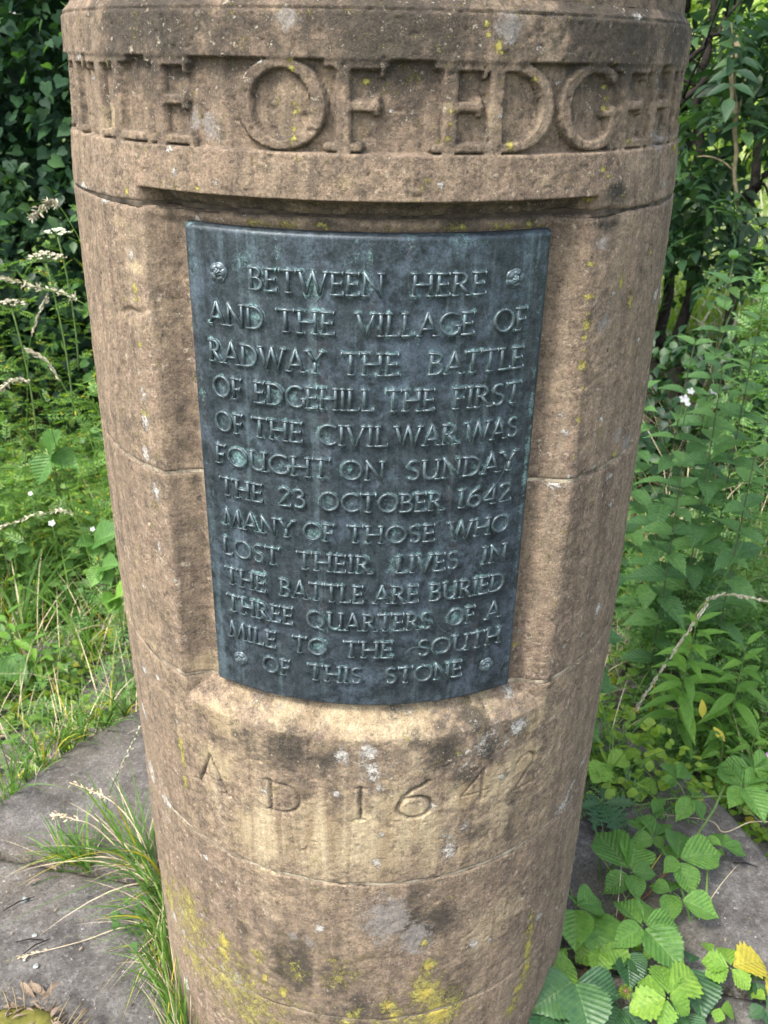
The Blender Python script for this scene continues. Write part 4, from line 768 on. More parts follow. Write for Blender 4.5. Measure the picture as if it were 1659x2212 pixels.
def herb_mass(name, label, k, xr, yr, h, tpl, mat, s0, s1, seed, dens=.40, rmin=.92, upb=1.0, wedge=-9):
    global rng; rng = np.random.default_rng(seed); P = region(k, xr, yr, rmin); P = P[P[:,0] > wedge*(P[:,1]+1.222)]; Q = np.stack([P[:,0], P[:,1], P[:,0]*0+seed], -1)
    hh = fbm(Q, 3.5, 3); m = hh > dens; P = P[m]; hh = hh[m]; n = len(P); r_ = np.hypot(P[:,0], P[:,1])
    z = gz(P)+h*(.10+1.7*(hh-dens))*rng.random(n)**.5*np.clip((r_-rmin+.05)/.35, .12, 1); T = np.concatenate([P, z[:,None]], 1)
    D = rng.normal(0, 1, (n,3)); D[:,2] = np.abs(D[:,2])*.6*upb-.1; D[:,1] -= .2; V, F, uv = scatter(tpl, T, D, up_rand(n, .4), rng.uniform(s0, s1, n)); return stuff_mesh(name, V, F, uv, M[mat], label)
herb_mass('cleavers', 'dense feathery green weeds covering the ground to the right of the pillar', 5000, (.75, 2.4), (.55, 1.3), .62, FEATHER, 'feather', .035, .08, 41, .33)
herb_mass('cleavers', 'taller feathery weeds rising in front of the nettles on the right', 9000, (.70, 3.0), (1.0, 2.4), 1.35, FEATHER, 'feather', .04, .085, 52, .30, wedge=.40)
herb_mass('cleavers', 'taller light green weeds in front of the dark bushes on the left', 9500, (-3.2, -.35), (1.3, 2.7), 1.30, FEATHER, 'herb', .035, .085, 53, .34)
herb_mass('weeds', 'yellow-green small-leaved weeds standing in the left grass', 3000, (-2.6, -.4), (1.0, 2.3), .85, OVAL, 'herb', .025, .055, 54, .38)
herb_mass('cleavers', 'feathery green weeds among the grass to the left of the pillar', 5000, (-2.8, -.5), (.7, 2.7), .50, CLEAVER, 'feather', .035, .085, 42, .42)
herb_mass('weeds', 'small mixed leaves low on the overgrown step on the right', 3000, (.6, 2.2), (.15, 1.5), .24, OVAL, 'avens', .018, .042, 43, .40)
herb_mass('weeds', 'small mixed leaves low on the overgrown step on the left', 3200, (-2.2, -.35), (.3, 1.9), .18, OVAL, 'herb', .015, .04, 44, .43)
herb_mass('weeds', 'taller leafy weeds standing at the right edge', 1800, (1.2, 2.8), (.9, 2.2), .75, OVAL, 'herb', .03, .07, 45, .40)
herb_mass('creeping_weed', 'yellow-green round leaves creeping over the stone step on the left', 1500, (-1.15, -.45), (.62, 1.30), .10, ROUND, 'jenny', .018, .032, 46, .44, .885)
herb_mass('creeping_weed', 'bright small leaves at the foot of the plinth on the right', 1300, (.85, 1.5), (.05, .75), .14, ROUND, 'jenny', .015, .030, 47, .42, .885)
herb_mass('weeds', 'broader mixed weed leaves in the middle of the left side', 2600, (-2.6, -.6), (1.3, 2.6), .50, OVAL, 'feather', .025, .06, 50, .42)
herb_mass('weeds', 'pale fine weeds around the nettles on the right', 4000, (.9, 2.6), (.9, 2.3), .60, CLEAVER, 'feather', .05, .10, 51, .36, wedge=.37)
herb_mass('weeds', 'small yellowish weeds spreading over the far right edge of the plinth', 520, (.42, .86), (.30, .80), .16, ROUND, 'jenny', .014, .030, 57, .40, .55)
herb_mass('weeds', 'small cut-leaved weeds over the far right edge of the plinth', 420, (.46, .86), (.28, .75), .20, FEATHER, 'feather', .03, .06, 58, .42, .58)
herb_mass('leaf_litter', 'dry brown litter on the ground between the weeds', 1600, (-2.4, 2.4), (.0, 2.2), .03, SHEET, 'dry', .02, .045, 48, .3, .88, 0)

# ------------------------------------------------------------------ single plants
def plant(name, label, cat, base, top, pairs, key, tpl, mat, s, group, bend=.06, rad=.0028, stemmat='stem', spread=1., seed=0, z0=.15, topsize=.45, droopd=.1, whorl=2, ws=1.):
    rg_ = random.Random(seed); root = thing(name, label, cat, base, group); b, t = Vector(base), Vector(top)
    mid_ = b.lerp(t, .5)+Vector((rg_.uniform(-bend,bend), rg_.uniform(-bend,bend), .02)); pts = bez(b, mid_, t, 14)
    V, F, T = tube_arrays(pts, np.linspace(rad, rad*.5, 14), 6); link('stem', mesh_np('stem', V, F, tri=T), M[stemmat], root); me = shared(key, tpl, M[mat]); ph = rg_.uniform(0, 3)
    for q in range(pairs):
        f = z0+(1-z0)*q/(max(1, pairs-1)); p = pts[min(13, int(f*13))].lerp(pts[min(13, int(f*13)+1)], f*13-int(f*13)); sz = s*(1-(1-topsize)*max(0,(f-.45)/.55)**1.4)*(.75+.25*min(1, f*3))
        for e in range(whorl):
            a = ph+q*(math.pi/2 if whorl == 2 else 2.4)+e*2*math.pi/whorl+rg_.uniform(-.25,.25); el = .15+.6*max(0, f-.6)/.4*spread*.9-droopd+rg_.uniform(-.15,.15)
            d = Vector((math.cos(a)*math.cos(el), math.sin(a)*math.cos(el), math.sin(el))); leaf_obj('leaf', me, p+d*.006, d, (rg_.uniform(-.2,.2), rg_.uniform(-.2,.2)-.15, 1), sz*rg_.uniform(.82,1.12), root, ws)
    return root
NG = 'stinging nettles on the right'
for i_, (bx, by, ty, tx, tz_, lab) in enumerate([
    (1560, 900, 1.05, 1500, 745, 'nettle with broad toothed leaves against the dark gap right of the pillar'),
    (1600, 950, 1.15, 1585, 560, 'tall nettle reaching highest, near the right edge'),
    (1680, 950, 1.00, 1650, 640, 'nettle cut by the right edge of the picture'),
    (1600, 1000, .95, 1560, 800, 'shorter nettle below the two tall ones'),
    (1420, 950, 1.25, 1395, 840, 'small nettle tucked against the pillar above the white flowers'),
    (1330, 1480, .42, 1348, 1150, 'nettle column rising along the right edge of the pillar'),
    (1650, 1150, .80, 1630, 985, 'low nettle at the right edge among feathery weeds'),
    (1490, 1120, .85, 1475, 1000, 'low nettle in the middle of the feathery weeds')]):
    t = atY(tx, tz_, ty); b = on(bx, by, -.2); b = Vector((t.x+(.02 if i_ != 5 else -.015), ty+.03, -.24 if i_ != 5 else -.10)); hgt_ = t.z-b.z
    plant('nettle', lab, 'nettle', b, t, max(4, int(hgt_/.075)), 'nettle_leaf', NETTLE, 'nettle', .105 if i_ != 5 else .088, NG, seed=i_+3, stemmat='nstem', rad=.0026, z0=.2)
WG = 'willowherb shoots'
for i_, (px, py, Y, qx, qy, bz, lab, s) in enumerate([
    (1505, 1345, .62, 1500, 1580, -.14, 'bright green lance-leaved shoot right of the pillar, the tallest of the pair', .115),
    (1612, 1395, .60, 1610, 1590, -.14, 'bright green lance-leaved shoot at the right edge', .10),
    (12, 1330, .95, 30, 1440, -.15, 'lance-leaved shoot at the left edge above the stone', .10),
    (70, 1385, .92, 85, 1450, -.15, 'small lance-leaved shoot left, second from the edge', .07),
    (110, 1400, .90, 120, 1455, -.15, 'smallest lance-leaved shoot on the left, nearest the pillar', .055),
    (1640, 1560, .42, 1640, 1660, -.14, 'small bright shoot low at the right edge above the bramble', .06),
    (1560, 1590, .50, 1560, 1660, -.14, 'small bright shoot beside the plinth edge on the right', .055)]):
    t = atY(px, py, Y); b = Vector((t.x+.01, Y+.01, bz)); plant('willowherb', lab, 'plant', b, t, max(4, int((t.z-b.z)/.028)), 'lance_leaf', LANCE, 'willow', s, WG, seed=i_+40, stemmat='stem', topsize=.55, rad=.0022, bend=.02, z0=.2, ws=1.15)
for i_, (px, py, z, s, lab) in enumerate([(1516, 1530, .06, .055, 'yellow fallen leaf hanging upright under the tall lance-leaved shoot'), (1541, 1590, .03, .050, 'yellow and pink-tipped leaf lower on the right of the hanging one')]):
    p = on(px, py, z); t_ = thing('yellow_leaf', lab, 'leaf', p); leaf_obj('blade', shared('yellow_leaf', leaf_tpl(.36, 8, 0, .5, .15, .1, 1), M['yellowf']), p+Vector((0,.01,.02)), (.15 if i_ == 0 else .55, -.25, -1 if i_ == 0 else -.6), (0,-1,.3), s, t_)

# palmate leaves of bramble and avens: base spot, height, leaflet tips (enlarged-crop coordinates)
def cx8(x, y): return 1097+.3386*x, 1536+.3386*y
def palmate(root, key, tpl, mat, bx, by, z, tips, stalk_to=None, rise=.012, ws=1.12, sm='stem'):
    b = on(*cx8(bx, by), z); me = shared(key, tpl, M[mat]); rg_ = random.Random(int(bx+by))
    for x, y in tips:
        e = on(*cx8(x, y), z-rise*rg_.uniform(.2, 2.)); d = e-b; L = d.length; leaf_obj('leaf', me, b+d*.07+Vector((0,0,rg_.uniform(-.004,.006))), d+Vector((0,0,.16*L)), Vector((rg_.uniform(-.2,.2), -.35+rg_.uniform(-.2,.2), 1)), L*1.0, root, ws*rg_.uniform(.92,1.1))
    if stalk_to:
        e = on(*cx8(stalk_to[0], stalk_to[1]), stalk_to[2]); V, F, T = tube_arrays(bez(e, e.lerp(b,.5)+Vector((0,0,.01)), b, 8), .0013, 5); link('leaf_stalk', mesh_np('leaf_stalk', V, F, tri=T), M[sm], root)
def cane(root, pts, r0, r1, m='stem', thorns=True):
    P = [on(*cx8(x, y), z) for x, y, z in pts]; pp = []
    for k in range(len(P)-1):
        for q in range(6): pp.append(P[k].lerp(P[k+1], q/6)+Vector((0,0,.003*math.sin(q))))
    pp.append(P[-1]); V, F, T = tube_arrays(pp, np.linspace(r0, r1, len(pp)), 7); link('cane', mesh_np('cane', V, F, tri=T), M[m], root)
    if thorns:
        parts = []; rg_ = random.Random(len(pp))
        for k in range(len(pp)-1):
            for e in range(3):
                p = pp[k].lerp(pp[k+1], rg_.random()); a = rg_.uniform(0, 6.3); d = Vector((math.cos(a), math.sin(a)*.5, math.sin(a)*.8+.2)).normalized(); parts.append(tube_arrays([p, p+d*(r0+.0035)], np.array([.0011, .0001]), 4))
        V, F, T = joined(parts); link('thorn', mesh_np('thorn', V, F, tri=T), M[m], root)
br = thing('bramble', 'bramble cane with fresh pleated green leaves trailing over the right of the plinth', 'bramble', on(*cx8(1659, 560), 0))
cane(br, [(1900,540,.05),(1659,550,.06),(1410,545,.07),(1100,555,.055),(800,600,.03)], .0032, .0014)
cane(br, [(1520,330,.10),(1380,480,.09),(1310,640,.07),(1240,740,.06),(1175,860,.05)], .0030, .0022)
cane(br, [(1175,860,.05),(1080,950,.045),(980,1060,.02),(880,1180,.015),(760,1280,.01),(650,1370,.01)], .0022, .0028, 'redstem')
palmate(br, 'bramble_leaf', BRAM, 'bramble', 1080, 950, .075, [(1110,765),(1365,930),(1185,1160),(1005,1040),(985,850)])
palmate(br, 'bramble_leaf', BRAM, 'bramble', 780, 1030, .075, [(558,780),(835,835),(940,1050),(835,1190),(628,1150)], (960,1070,.02))
palmate(br, 'bramble_leaf', BRAM, 'bramble', 860, 1370, .085, [(690,1205),(925,1250),(695,1505),(1105,1645),(1085,1395)], (760,1270,.01))
palmate(br, 'bramble_leaf', BRAM, 'bramble', 1040, 1160, .05, [(905,1125),(1035,1335),(1040,1080)], (980,1070,.02))
palmate(br, 'bramble_leaf', BRAM, 'bramble', 1100, 1200, .065, [(1335,1305)], (1040,1160,.03), ws=1.3)
palmate(br, 'bramble_leaf', BRAM, 'bramble', 930, 810, .055, [(780,685),(945,700),(1035,800),(985,890),(800,855)], (1090,820,.05), ws=1.25)
palmate(br, 'bramble_leaf', BRAM, 'bramble', 1175, 560, .085, [(1200,515),(1085,600),(1085,695),(1245,690),(1130,540)], ws=1.05)
palmate(br, 'bramble_leaf', BRAM, 'bramble', 965, 570, .065, [(930,655),(985,555),(1005,605),(950,670)])
palmate(br, 'bramble_leaf', BRAM, 'bramble', 1068, 440, .09, [(1035,330),(1155,385),(985,430),(1040,500),(1130,470)], (1130,545,.07))
palmate(br, 'bramble_leaf', BRAM, 'avens', 1365, 860, .06, [(1310,765),(1245,815),(1465,830),(1520,920),(1350,920)], (1270,880,.03), ws=.95)
palmate(br, 'bramble_leaf', BRAM, 'bramble', 1500, 490, .11, [(1345,350),(1410,475),(1418,612),(1632,690),(1640,430),(1560,380)], (1400,500,.09), ws=1.15)
palmate(br, 'bramble_leaf', BRAM, 'bramble', 1560, 380, .12, [(1340,360),(1450,310),(1550,300),(1659,460),(1720,350)], (1500,460,.09))
bo = thing('bramble', 'older bramble with big dark leaves pressed against the right foot of the pillar', 'bramble', on(*cx8(420, 1650), 0))
cane(bo, [(20,1990,.02),(120,1830,.03),(200,1660,.05),(300,1540,.06),(420,1500,.05),(560,1480,.03)], .0022, .0016)
cane(bo, [(500,1640,.01),(440,1720,.05),(430,1760,.06)], .0018, .0014, 'redstem')
palmate(bo, 'old_bramble_leaf', BRAM, 'bramble', 430, 1245, .10, [(425,1490),(600,1215),(430,1190)], ws=1.45)
palmate(bo, 'old_bramble_leaf', BRAM, 'bramble', 540, 1260, .07, [(615,1575)], ws=1.2)
palmate(bo, 'old_dark_leaf', BRAM, 'brambled', 425, 1715, .10, [(172,1915),(705,1835),(540,2080)], ws=1.35)
palmate(bo, 'old_dark_leaf', BRAM, 'brambled', 300, 1900, .06, [(330,2150),(180,2120)], ws=1.35)
palmate(bo, 'old_dark_leaf', BRAM, 'brambled', 750, 1560, .05, [(790,1760),(640,1640),(880,1700)], ws=1.4)
palmate(bo, 'old_dark_leaf', BRAM, 'brambled', 1150, 1620, .045, [(1260,1930),(1010,1700),(1180,1560)], ws=1.4)
palmate(bo, 'old_dark_leaf', BRAM, 'brambled', 720, 1880, .04, [(880,2060),(640,2080),(620,1900)], ws=1.3)
palmate(bo, 'old_dark_leaf', BRAM, 'brambled', 1130, 1920, .035, [(1240,2110),(1010,2040)], ws=1.3)
br3 = thing('bramble', 'small dark blue-green bramble sprig in the bottom right corner', 'bramble', on(*cx8(1580, 1720), 0))
palmate(br3, 'old_dark_leaf', BRAM, 'brambled', 1580, 1715, .05, [(1490,1690),(1640,1660),(1620,1840),(1560,1830)], ws=1.2)
palmate(br3, 'old_dark_leaf', BRAM, 'brambled', 1640, 1900, .05, [(1540,1960),(1740,1870),(1700,2040)], ws=1.2)
for n_, (lab, sets) in enumerate([
    ('avens with bright five-part lobed leaves beside the spiky seed ball', [((1020,1830),.09,[(975,1640),(1190,1690),(1150,1935),(840,1735),(800,1915),(990,2000)])]),
    ('avens with bright lobed leaves in the lower right, partly yellowing', [((1420,1640),.08,[(1250,1600),(1380,1520),(1620,1610),(1530,1770),(1280,1680)]), ((1290,1560),.05,[(1260,1490),(1340,1590)])]),
    ('avens leaflet hanging over the bramble by the pillar foot', [((590,1500),.06,[(765,1600),(580,1665),(450,1590)]), ((860,1520),.05,[(800,1500),(900,1590)])]),
    ('pale lobed leaf growing out from the lower right side of the pillar', [((215,1700),.10,[(425,1640),(200,1800),(190,1640)])]),
    ('tiny avens sprig touching the right side of the pillar', [((300,1540),.08,[(250,1500),(300,1600),(380,1590),(280,1510)])]),
    ('yellowing avens at the edge of the plinth on the right', [((820,450),.03,[(950,510),(840,570),(800,400),(890,430)]), ((620,330),.05,[(560,450),(770,300),(640,270),(650,380)]), ((620,460),.03,[(600,520),(700,400)])]),
    ('avens leaves in the bottom right corner below the yellow patch', [((1650,1850),.05,[(1560,1800),(1740,1760)]), ((1350,1900),.04,[(1330,1990),(1440,1930)])])]):
    (bx, by), z, tips = sets[0]; a = thing('avens', lab, 'plant', on(*cx8(bx, by), 0), 'wood avens by the plinth')
    for (bx, by), z, tips in sets: palmate(a, 'avens_leaf', AVEN, 'avens', bx, by, z, tips, (bx+40, by+90, .0), rise=.01, ws=1.25)
# toothed dandelion rosette at the joint of pillar and plinth
dn = thing('dandelion', 'dull green toothed dandelion rosette between pillar and bramble', 'dandelion', on(*cx8(600, 560), 0))
for k, (x, y) in enumerate([(480,620),(560,740),(690,770),(790,600),(740,740),(640,480),(500,540)]):
    b = on(*cx8(600, 590), .02); e = on(*cx8(x, y), .03); d = e-b; leaf_obj('leaf', shared('dandelion_leaf', TOOTH, M['brambled']), b, d+Vector((0,0,.3*d.length)), (0,-.2,1), d.length*1.1, dn, 1.3)
# left: three-leaflet dark sprigs beside the pillar and one broad leaf
for k, (bx, by, z, tips, lab) in enumerate([
    (112, 985, 1.10, [(70,1045),(112,930),(165,1000)], 'dark three-leaved sprig in the grass on the left, highest of its kind'),
    (205, 1172, .80, [(168,1170),(200,1205),(245,1140)], 'dark three-leaved sprig touching the left side of the pillar'),
    (220, 1225, .75, [(190,1265),(245,1212),(238,1262)], 'dark leaf cluster just below the three-leaved sprig by the pillar'),
    (250, 1290, .62, [(222,1295),(262,1270),(232,1318),(250,1320)], 'light green sprig at the left side of the pillar above the stones')]):
    b = atY(bx, by, z); z = b.z; rt_ = thing('bramble_sprig', lab, 'bramble', (b.x, b.y, z-.14), 'small bramble sprigs left of the pillar')
    for x, y in tips:
        e = atY(x, y, b.y-.04); d = e-b; leaf_obj('leaf', shared('avens_leaf2' if k == 3 else 'old_bramble_leaf', BRAM, M['willow' if k == 3 else 'bramble']), b, d, (0,-.6,1), max(d.length, .03), rt_, 1.25)
    V, F, T = tube_arrays(bez((b.x,b.y+.02,z-.14), (b.x,b.y+.01,z-.04), b, 6), .0016, 5); link('stem', mesh_np('stem', V, F, tri=T), M['stem'], rt_)
p = on(8, 1415, -.05); dk = thing('dock', 'single broad green dock leaf cut by the left edge', 'plant', (p.x, p.y, -.15)); leaf_obj('leaf', shared('dock_leaf', leaf_tpl(.55, 12, .02, .4, .12, .2, 2, wave=.02), M['nettle']), p, (.6,-.6,-.15), (0,-.5,1), .13, dk)

# grass tufts in the joint of the plinth and along the left foot of the pillar
def tuft(label, spots, k, l0, l1, az0, az1, seed, w0=.0025, w1=.0055, lean=(.25,.75), droop=(.05,.6), dry=.12):
    global rng; rng = np.random.default_rng(seed); root = thing('grass_tuft', label, 'grass', spots[0], 'grass tufts rooted in the plinth joints'); sp = np.array([tuple(s) for s in spots])
    i = rng.integers(0, len(sp), k); B = sp[i]+rng.normal(0, .010, (k,3))*np.array([1,1,0]); az = rng.uniform(R(az0), R(az1), k)
    for nm, sel, mt in (('blade', rng.random(k) > dry, 'grass'), ('dry_blade', None, 'straw')):
        if sel is None: sel = ~keep_
        keep_ = sel if nm == 'blade' else keep_; n = int(sel.sum())
        if n == 0: continue
        V, F, uv = blades(B[sel], az[sel], rng.uniform(l0, l1, n), rng.uniform(*lean, n), rng.uniform(w0, w1, n)*(1 if nm == 'blade' else .6), rng.uniform(*droop, n), 8, 1.)
        o = stuff_mesh(nm, V, F, uv, M[mt], parent=root)
    return root
tuft('long arching grass tuft rooted where the slab joint meets the pillar on the left', [on(x, y, 0) for x, y in ((345,1885),(325,1880),(300,1880),(335,1900),(280,1872))], 85, .08, .27, 70, 225, 51, .0025, .006, (.15,.9), (.0,.8), .28)
tuft('short dense grass tuft in the slab joint left of the arching one', [on(x, y, 0) for x, y in ((150,1866),(175,1868),(130,1862),(195,1870))], 90, .05, .13, 60, 250, 52)
tuft('low grass fringe along the lower left foot of the pillar', [on(x, y, 0) for x, y in ((350,1930),(352,1960),(355,1990),(358,2020),(362,2060),(365,2100))], 170, .05, .16, 120, 280, 53, lean=(.3,.8), droop=(.1,.7), dry=.3)
tuft('upright grass clump at the lower left foot of the pillar, reaching the bottom edge', [on(x, y, 0) for x, y in ((372,2120),(376,2160),(384,2200),(392,2240),(400,2290))], 130, .08, .20, 70, 200, 54, lean=(.02,.35), droop=(.0,.3), dry=.3)
tuft('thin grass tuft at the outer edge of the plinth on the left', [on(x, y, -.02) for x, y in ((20,1730),(60,1690),(100,1660),(140,1625),(180,1600),(230,1575),(270,1550))], 240, .08, .22, 0, 360, 55, lean=(.05,.6))
tuft('few long blades right of the pillar, over the plinth', [on(x, y, 0) for x, y in ((1310,1900),(1345,1990),(1500,1990),(1250,2060))], 16, .10, .20, -60, 120, 56, dry=.3)
tuft('grass clump at the right foot of the pillar behind the dandelion', [on(x, y, 0) for x, y in ((1290,1650),(1300,1690),(1310,1600),(1340,1640))], 70, .06, .18, 0, 360, 57)
tuft('broad pale grass blades arching over the weeds at the right edge', [Vector((1.25,.75,-.15)), Vector((1.4,.95,-.15)), Vector((1.15,1.1,-.15))], 22, .30, .55, 0, 360, 58, .008, .014, (.05,.45), (.1,.5), .15)
tuft('coarse grass blades among the weeds on the left', [Vector((-1.1,1.2,-.15)), Vector((-.85,1.05,-.15)), Vector((-1.5,1.5,-.2)), Vector((-.75,1.35,-.15)), Vector((-1.9,1.7,-.2))], 60, .25, .5, 0, 360, 59, .006, .011, (.05,.55), (.1,.5), .15)
# small round-leaved sprig in the tuft
cl = thing('clover', 'small round-leaved clover sprig in the grass at the left foot of the pillar', 'clover', on(300, 1990, 0)); rg_ = random.Random(5)
for q in range(34):
    x, y = rg_.choice([(315,1905),(320,1925),(285,1965),(315,1970),(310,2010),(255,1985),(290,2040),(320,1940),(240,1995)]); p = on(x+rg_.gauss(0,7), y+rg_.gauss(0,9), .02+.03*rg_.random()); a = rg_.uniform(0, 6.3)
    leaf_obj('leaf', shared('clover_leaf', ROUND, M['nettle']), p, (math.cos(a), math.sin(a), .2), (0,-.3,1), rg_.uniform(.009,.016), cl)

# flowering grasses and umbels
def seed_grass(label, pts, head0, sz, n, seed, dense=1., mat='seed', thick=.0013):
    global rng; rng = np.random.default_rng(seed); P = [Vector(p) for p in pts]; root = thing('seed_grass', label, 'grass', P[0], 'tall flowering grasses')
    pp = []
    for k in range(len(P)-1):
        p_1 = P[max(k-1,0)]; p2 = P[k]; p3 = P[k+1]; p4 = P[min(k+2, len(P)-1)]
        for q in range(8):
            t = q/8; pp.append(.5*((2*p2)+(p3-p_1)*t+(2*p_1-5*p2+4*p3-p4)*t*t+(3*p2-p_1-3*p3+p4)*t**3))
    pp.append(P[-1]); V, F, T = tube_arrays(pp, np.linspace(thick, thick*.5, len(pp)), 5); link('stem', mesh_np('stem', V, F, tri=T), M['grass' if mat == 'seed' else 'straw'], root)
    i0 = min(int(len(pp)*head0), len(pp)-3); i = rng.uniform(i0, len(pp)-1.01, n); A_1 = np.array([tuple(pp[int(a)].lerp(pp[int(a)+1], a-int(a))) for a in i]); tg = np.array([tuple((pp[int(a)+1]-pp[int(a)]).normalized()) for a in i])
    D = tg+rng.normal(0, .42*dense, (n,3)); D[:,2] -= .15; V, F, uv = scatter(leaf_tpl(.34, 4, 0, .45, .5, 0, 1), A_1+rng.normal(0, .0016*dense, (n,3)), D, up_rand(n, .8), rng.uniform(.6, 1.2, n)*sz); o = stuff_mesh('seed_head', V, F, uv, M[mat], parent=root)
    return root
def L3(y, *pp): return [A3(a, b, y+c) for a, b, c in pp]
seed_grass('long pale grass stalk arching from the pillar up to the left, its head bent over', L3(.85, (245,1150,0), (205,980,0), (150,858,.0), (105,785,0), (66,758,0)), .58, .014, 70, 61, .5)
seed_grass('pale upright grass head at the left against the dark bushes', L3(1.05, (50,1150,0), (58,900,0), (62,760,0), (78,695,0), (102,638,0)), .60, .014, 60, 62, .5)
seed_grass('drooping fluffy grass head high on the left by the ivy', L3(1.2, (250,760,0), (215,610,0), (152,482,0), (112,436,0), (72,468,0)), .62, .016, 110, 63, 1.4)
seed_grass('loose grass head left of the pillar below the fluffy one', L3(1.1, (260,900,0), (215,700,0), (150,640,0), (80,620,0), (5,600,0)), .45, .014, 120, 64, 1.5)
seed_grass('arched thin grass with a loose pale head, left edge', L3(1.0, (150,1080,0), (90,860,0), (40,820,0), (5,840,0)), .5, .013, 70, 65, 1.2)
seed_grass('pale grass head lying across the lower left weeds', L3(.75, (200,1230,0), (160,1115,0), (90,1110,0), (0,1140,0)), .35, .013, 90, 66, .9)
seed_grass('grey-green dense grass head drooping over the weeds right of the pillar', L3(.42, (1640,1090,.25), (1590,1200,.15), (1530,1300,.05), (1440,1430,.0), (1378,1525,-.0)), .50, .013, 150, 67, .35)
seed_grass('pale arched grass head among the lance-leaved shoots on the right', L3(.65, (1490,1420,0), (1500,1330,0), (1560,1285,0), (1659,1300,0)), .5, .014, 80, 68, .5)
seed_grass('short dry grass head over the plinth on the left, brown spikelets', [on(300,1880,.0), on(210,1790,.10), on(160,1770,.13), on(118,1760,.13)], .6, .011, 40, 69, 1.6, 'straw')
seed_grass('second dry grass head over the plinth, above the tuft', [on(335,1885,0), on(300,1800,.10), on(240,1730,.14), on(150,1690,.13)], .7, .011, 34, 70, 1.5, 'straw')
seed_grass('slender pale grass head leaning to the pillar above the tuft on the left', [on(215,1830,0), on(235,1720,.09), on(270,1640,.16), on(303,1570,.18)], .5, .010, 40, 71, .5)
seed_grass('dry fallen grass stem lying on the plinth, lower left', [on(330,2000,.01), on(262,2004,.008), on(170,2035,.006), on(40,2068,.005)], .8, .009, 16, 72, 1.3, 'straw')
seed_grass('tiny pale grass head sprouting at the right side of the pillar', [on(1215,2080,.03), on(1210,2020,.05), on(1200,1996,.06), on(1178,1996,.06)], .4, .011, 22, 73, 1.6)
seed_grass('dry stem across the slab between the bramble canes', [on(*cx8(1659,705),.03), on(*cx8(1540,710),.02), on(*cx8(1380,772),.006), on(*cx8(1290,700),.015), on(*cx8(1000,660),.01)], .97, .006, 3, 74, 1., 'straw')
def umbel(label, top, base, r, mat, n, seed):
    global rng; rng = np.random.default_rng(seed); b, t = Vector(base), Vector(top); root = thing('umbel', label, 'wildflower', b, 'umbel heads on the left')
    parts = [tube_arrays(bez(b, b.lerp(t,.5)+Vector((.02,0,0)), t, 8), .0022, 6)]; fl = []
    for q in range(n):
        a = q*2.4; rr_ = r*math.sqrt((q+.5)/n); e = t+Vector((math.cos(a)*rr_, math.sin(a)*rr_*.7, r*.55-.35*rr_)); parts.append(tube_arrays([t, t.lerp(e,.5)+Vector((0,0,.002)), e], .0007, 4)); fl.append(e)
    V, F, T = joined(parts); link('stem', mesh_np('stem', V, F, tri=T), M['stem'], root)
    me = shared('floret'+mat, leaf_tpl(.9, 4, 0, .5, .4, 0, 1), M[mat])
    for e in fl:
        for q in range(4): a = rng.uniform(0, 6.3); leaf_obj('floret', me, e, (math.cos(a), math.sin(a), .5), (0,-.4,1), rng.uniform(.007,.011), root)
umbel('brownish umbel seed head high on the left', A3(100,568,1.1), A3(160,900,1.15), .048, 'seed', 22, 81)
umbel('pale green-white umbel head just right of the brown one', A3(125,512,1.15), A3(170,800,1.2), .034, 'umbel', 11, 82)
umbel('faded umbel seed head at the left edge of the picture', A3(25,665,1.1), A3(80,950,1.15), .035, 'seed', 14, 83)
def flower(label, p, r, mat, n=5):
    root = thing('wildflower', label, 'wildflower', p, 'small wild flowers'); me = shared('petal'+mat, leaf_tpl(.7, 4, 0, .6, .15, .05, 1), M[mat])
    for q in range(n): a = q*2*math.pi/n; leaf_obj('petal', me, p, (math.cos(a), math.sin(a)*.6-.2, math.sin(a)*.6), (0,-1,.6), r, root)
    V, F, T = tube_arrays([Vector(p)+Vector((0,.01,-.10)), Vector(p)+Vector((0,.003,-.001))], .0009, 4); link('stem', mesh_np('stem', V, F, tri=T), M['stem'], root)
for k, (x, y, Y, r, mt, lab) in enumerate([(1478,862,1.0,.020,'petal','larger white flower right of the pillar below the nettle'), (1492,845,1.02,.015,'petal','white flower touching the larger one, above it'), (1543,845,1.0,.017,'petal','white flower alone to the right of the pair'), (1485,872,.99,.012,'petal','smallest white flower under the pair'),
    (112,1130,.9,.014,'petal','white flower in the grass on the left'), (200,1143,.85,.010,'petal','small white flower nearer the pillar on the left'), (66,1066,.95,.010,'petal','tiny white flower near the left edge'), (1655,1632,.35,.010,'pink','small pink flower at the right edge above the bramble')]): flower(lab, A3(x, y, Y), r*.72, mt)

# spiky seed ball of avens
p = on(*cx8(752, 1790), .10); sb = thing('seed_ball', 'round spiky green and brown seed ball on a thin stalk among the bramble leaves', 'seed head', on(*cx8(830, 1990), 0)); parts = []; rng = np.random.default_rng(9)
for q in range(150):
    d = Vector(rng.normal(0, 1, 3)).normalized(); parts.append(tube_arrays([p+d*.004, p+d*.0125], np.array([.0006, .00025]), 3))
V, F, T = joined(parts); link('spine', mesh_np('spine', V, F, tri=T), M['jenny'], sb)['kind'] = 'stuff'
th_ = np.linspace(0, np.pi, 9); ph_ = np.arange(12)/12*2*np.pi; A, B = np.meshgrid(th_, ph_, indexing='ij'); V = np.stack([np.sin(A)*np.cos(B), np.sin(A)*np.sin(B), np.cos(A)], -1).reshape(-1,3)*.0062+np.array(p); i = np.arange(8)[:,None]*12; j = np.arange(12)[None,:]; j2 = (j+1)%12
link('core', mesh_np('core', V, np.stack([i+j, i+12+j, i+12+j2, i+j2], -1).reshape(-1,4)), M['redstem'], sb)
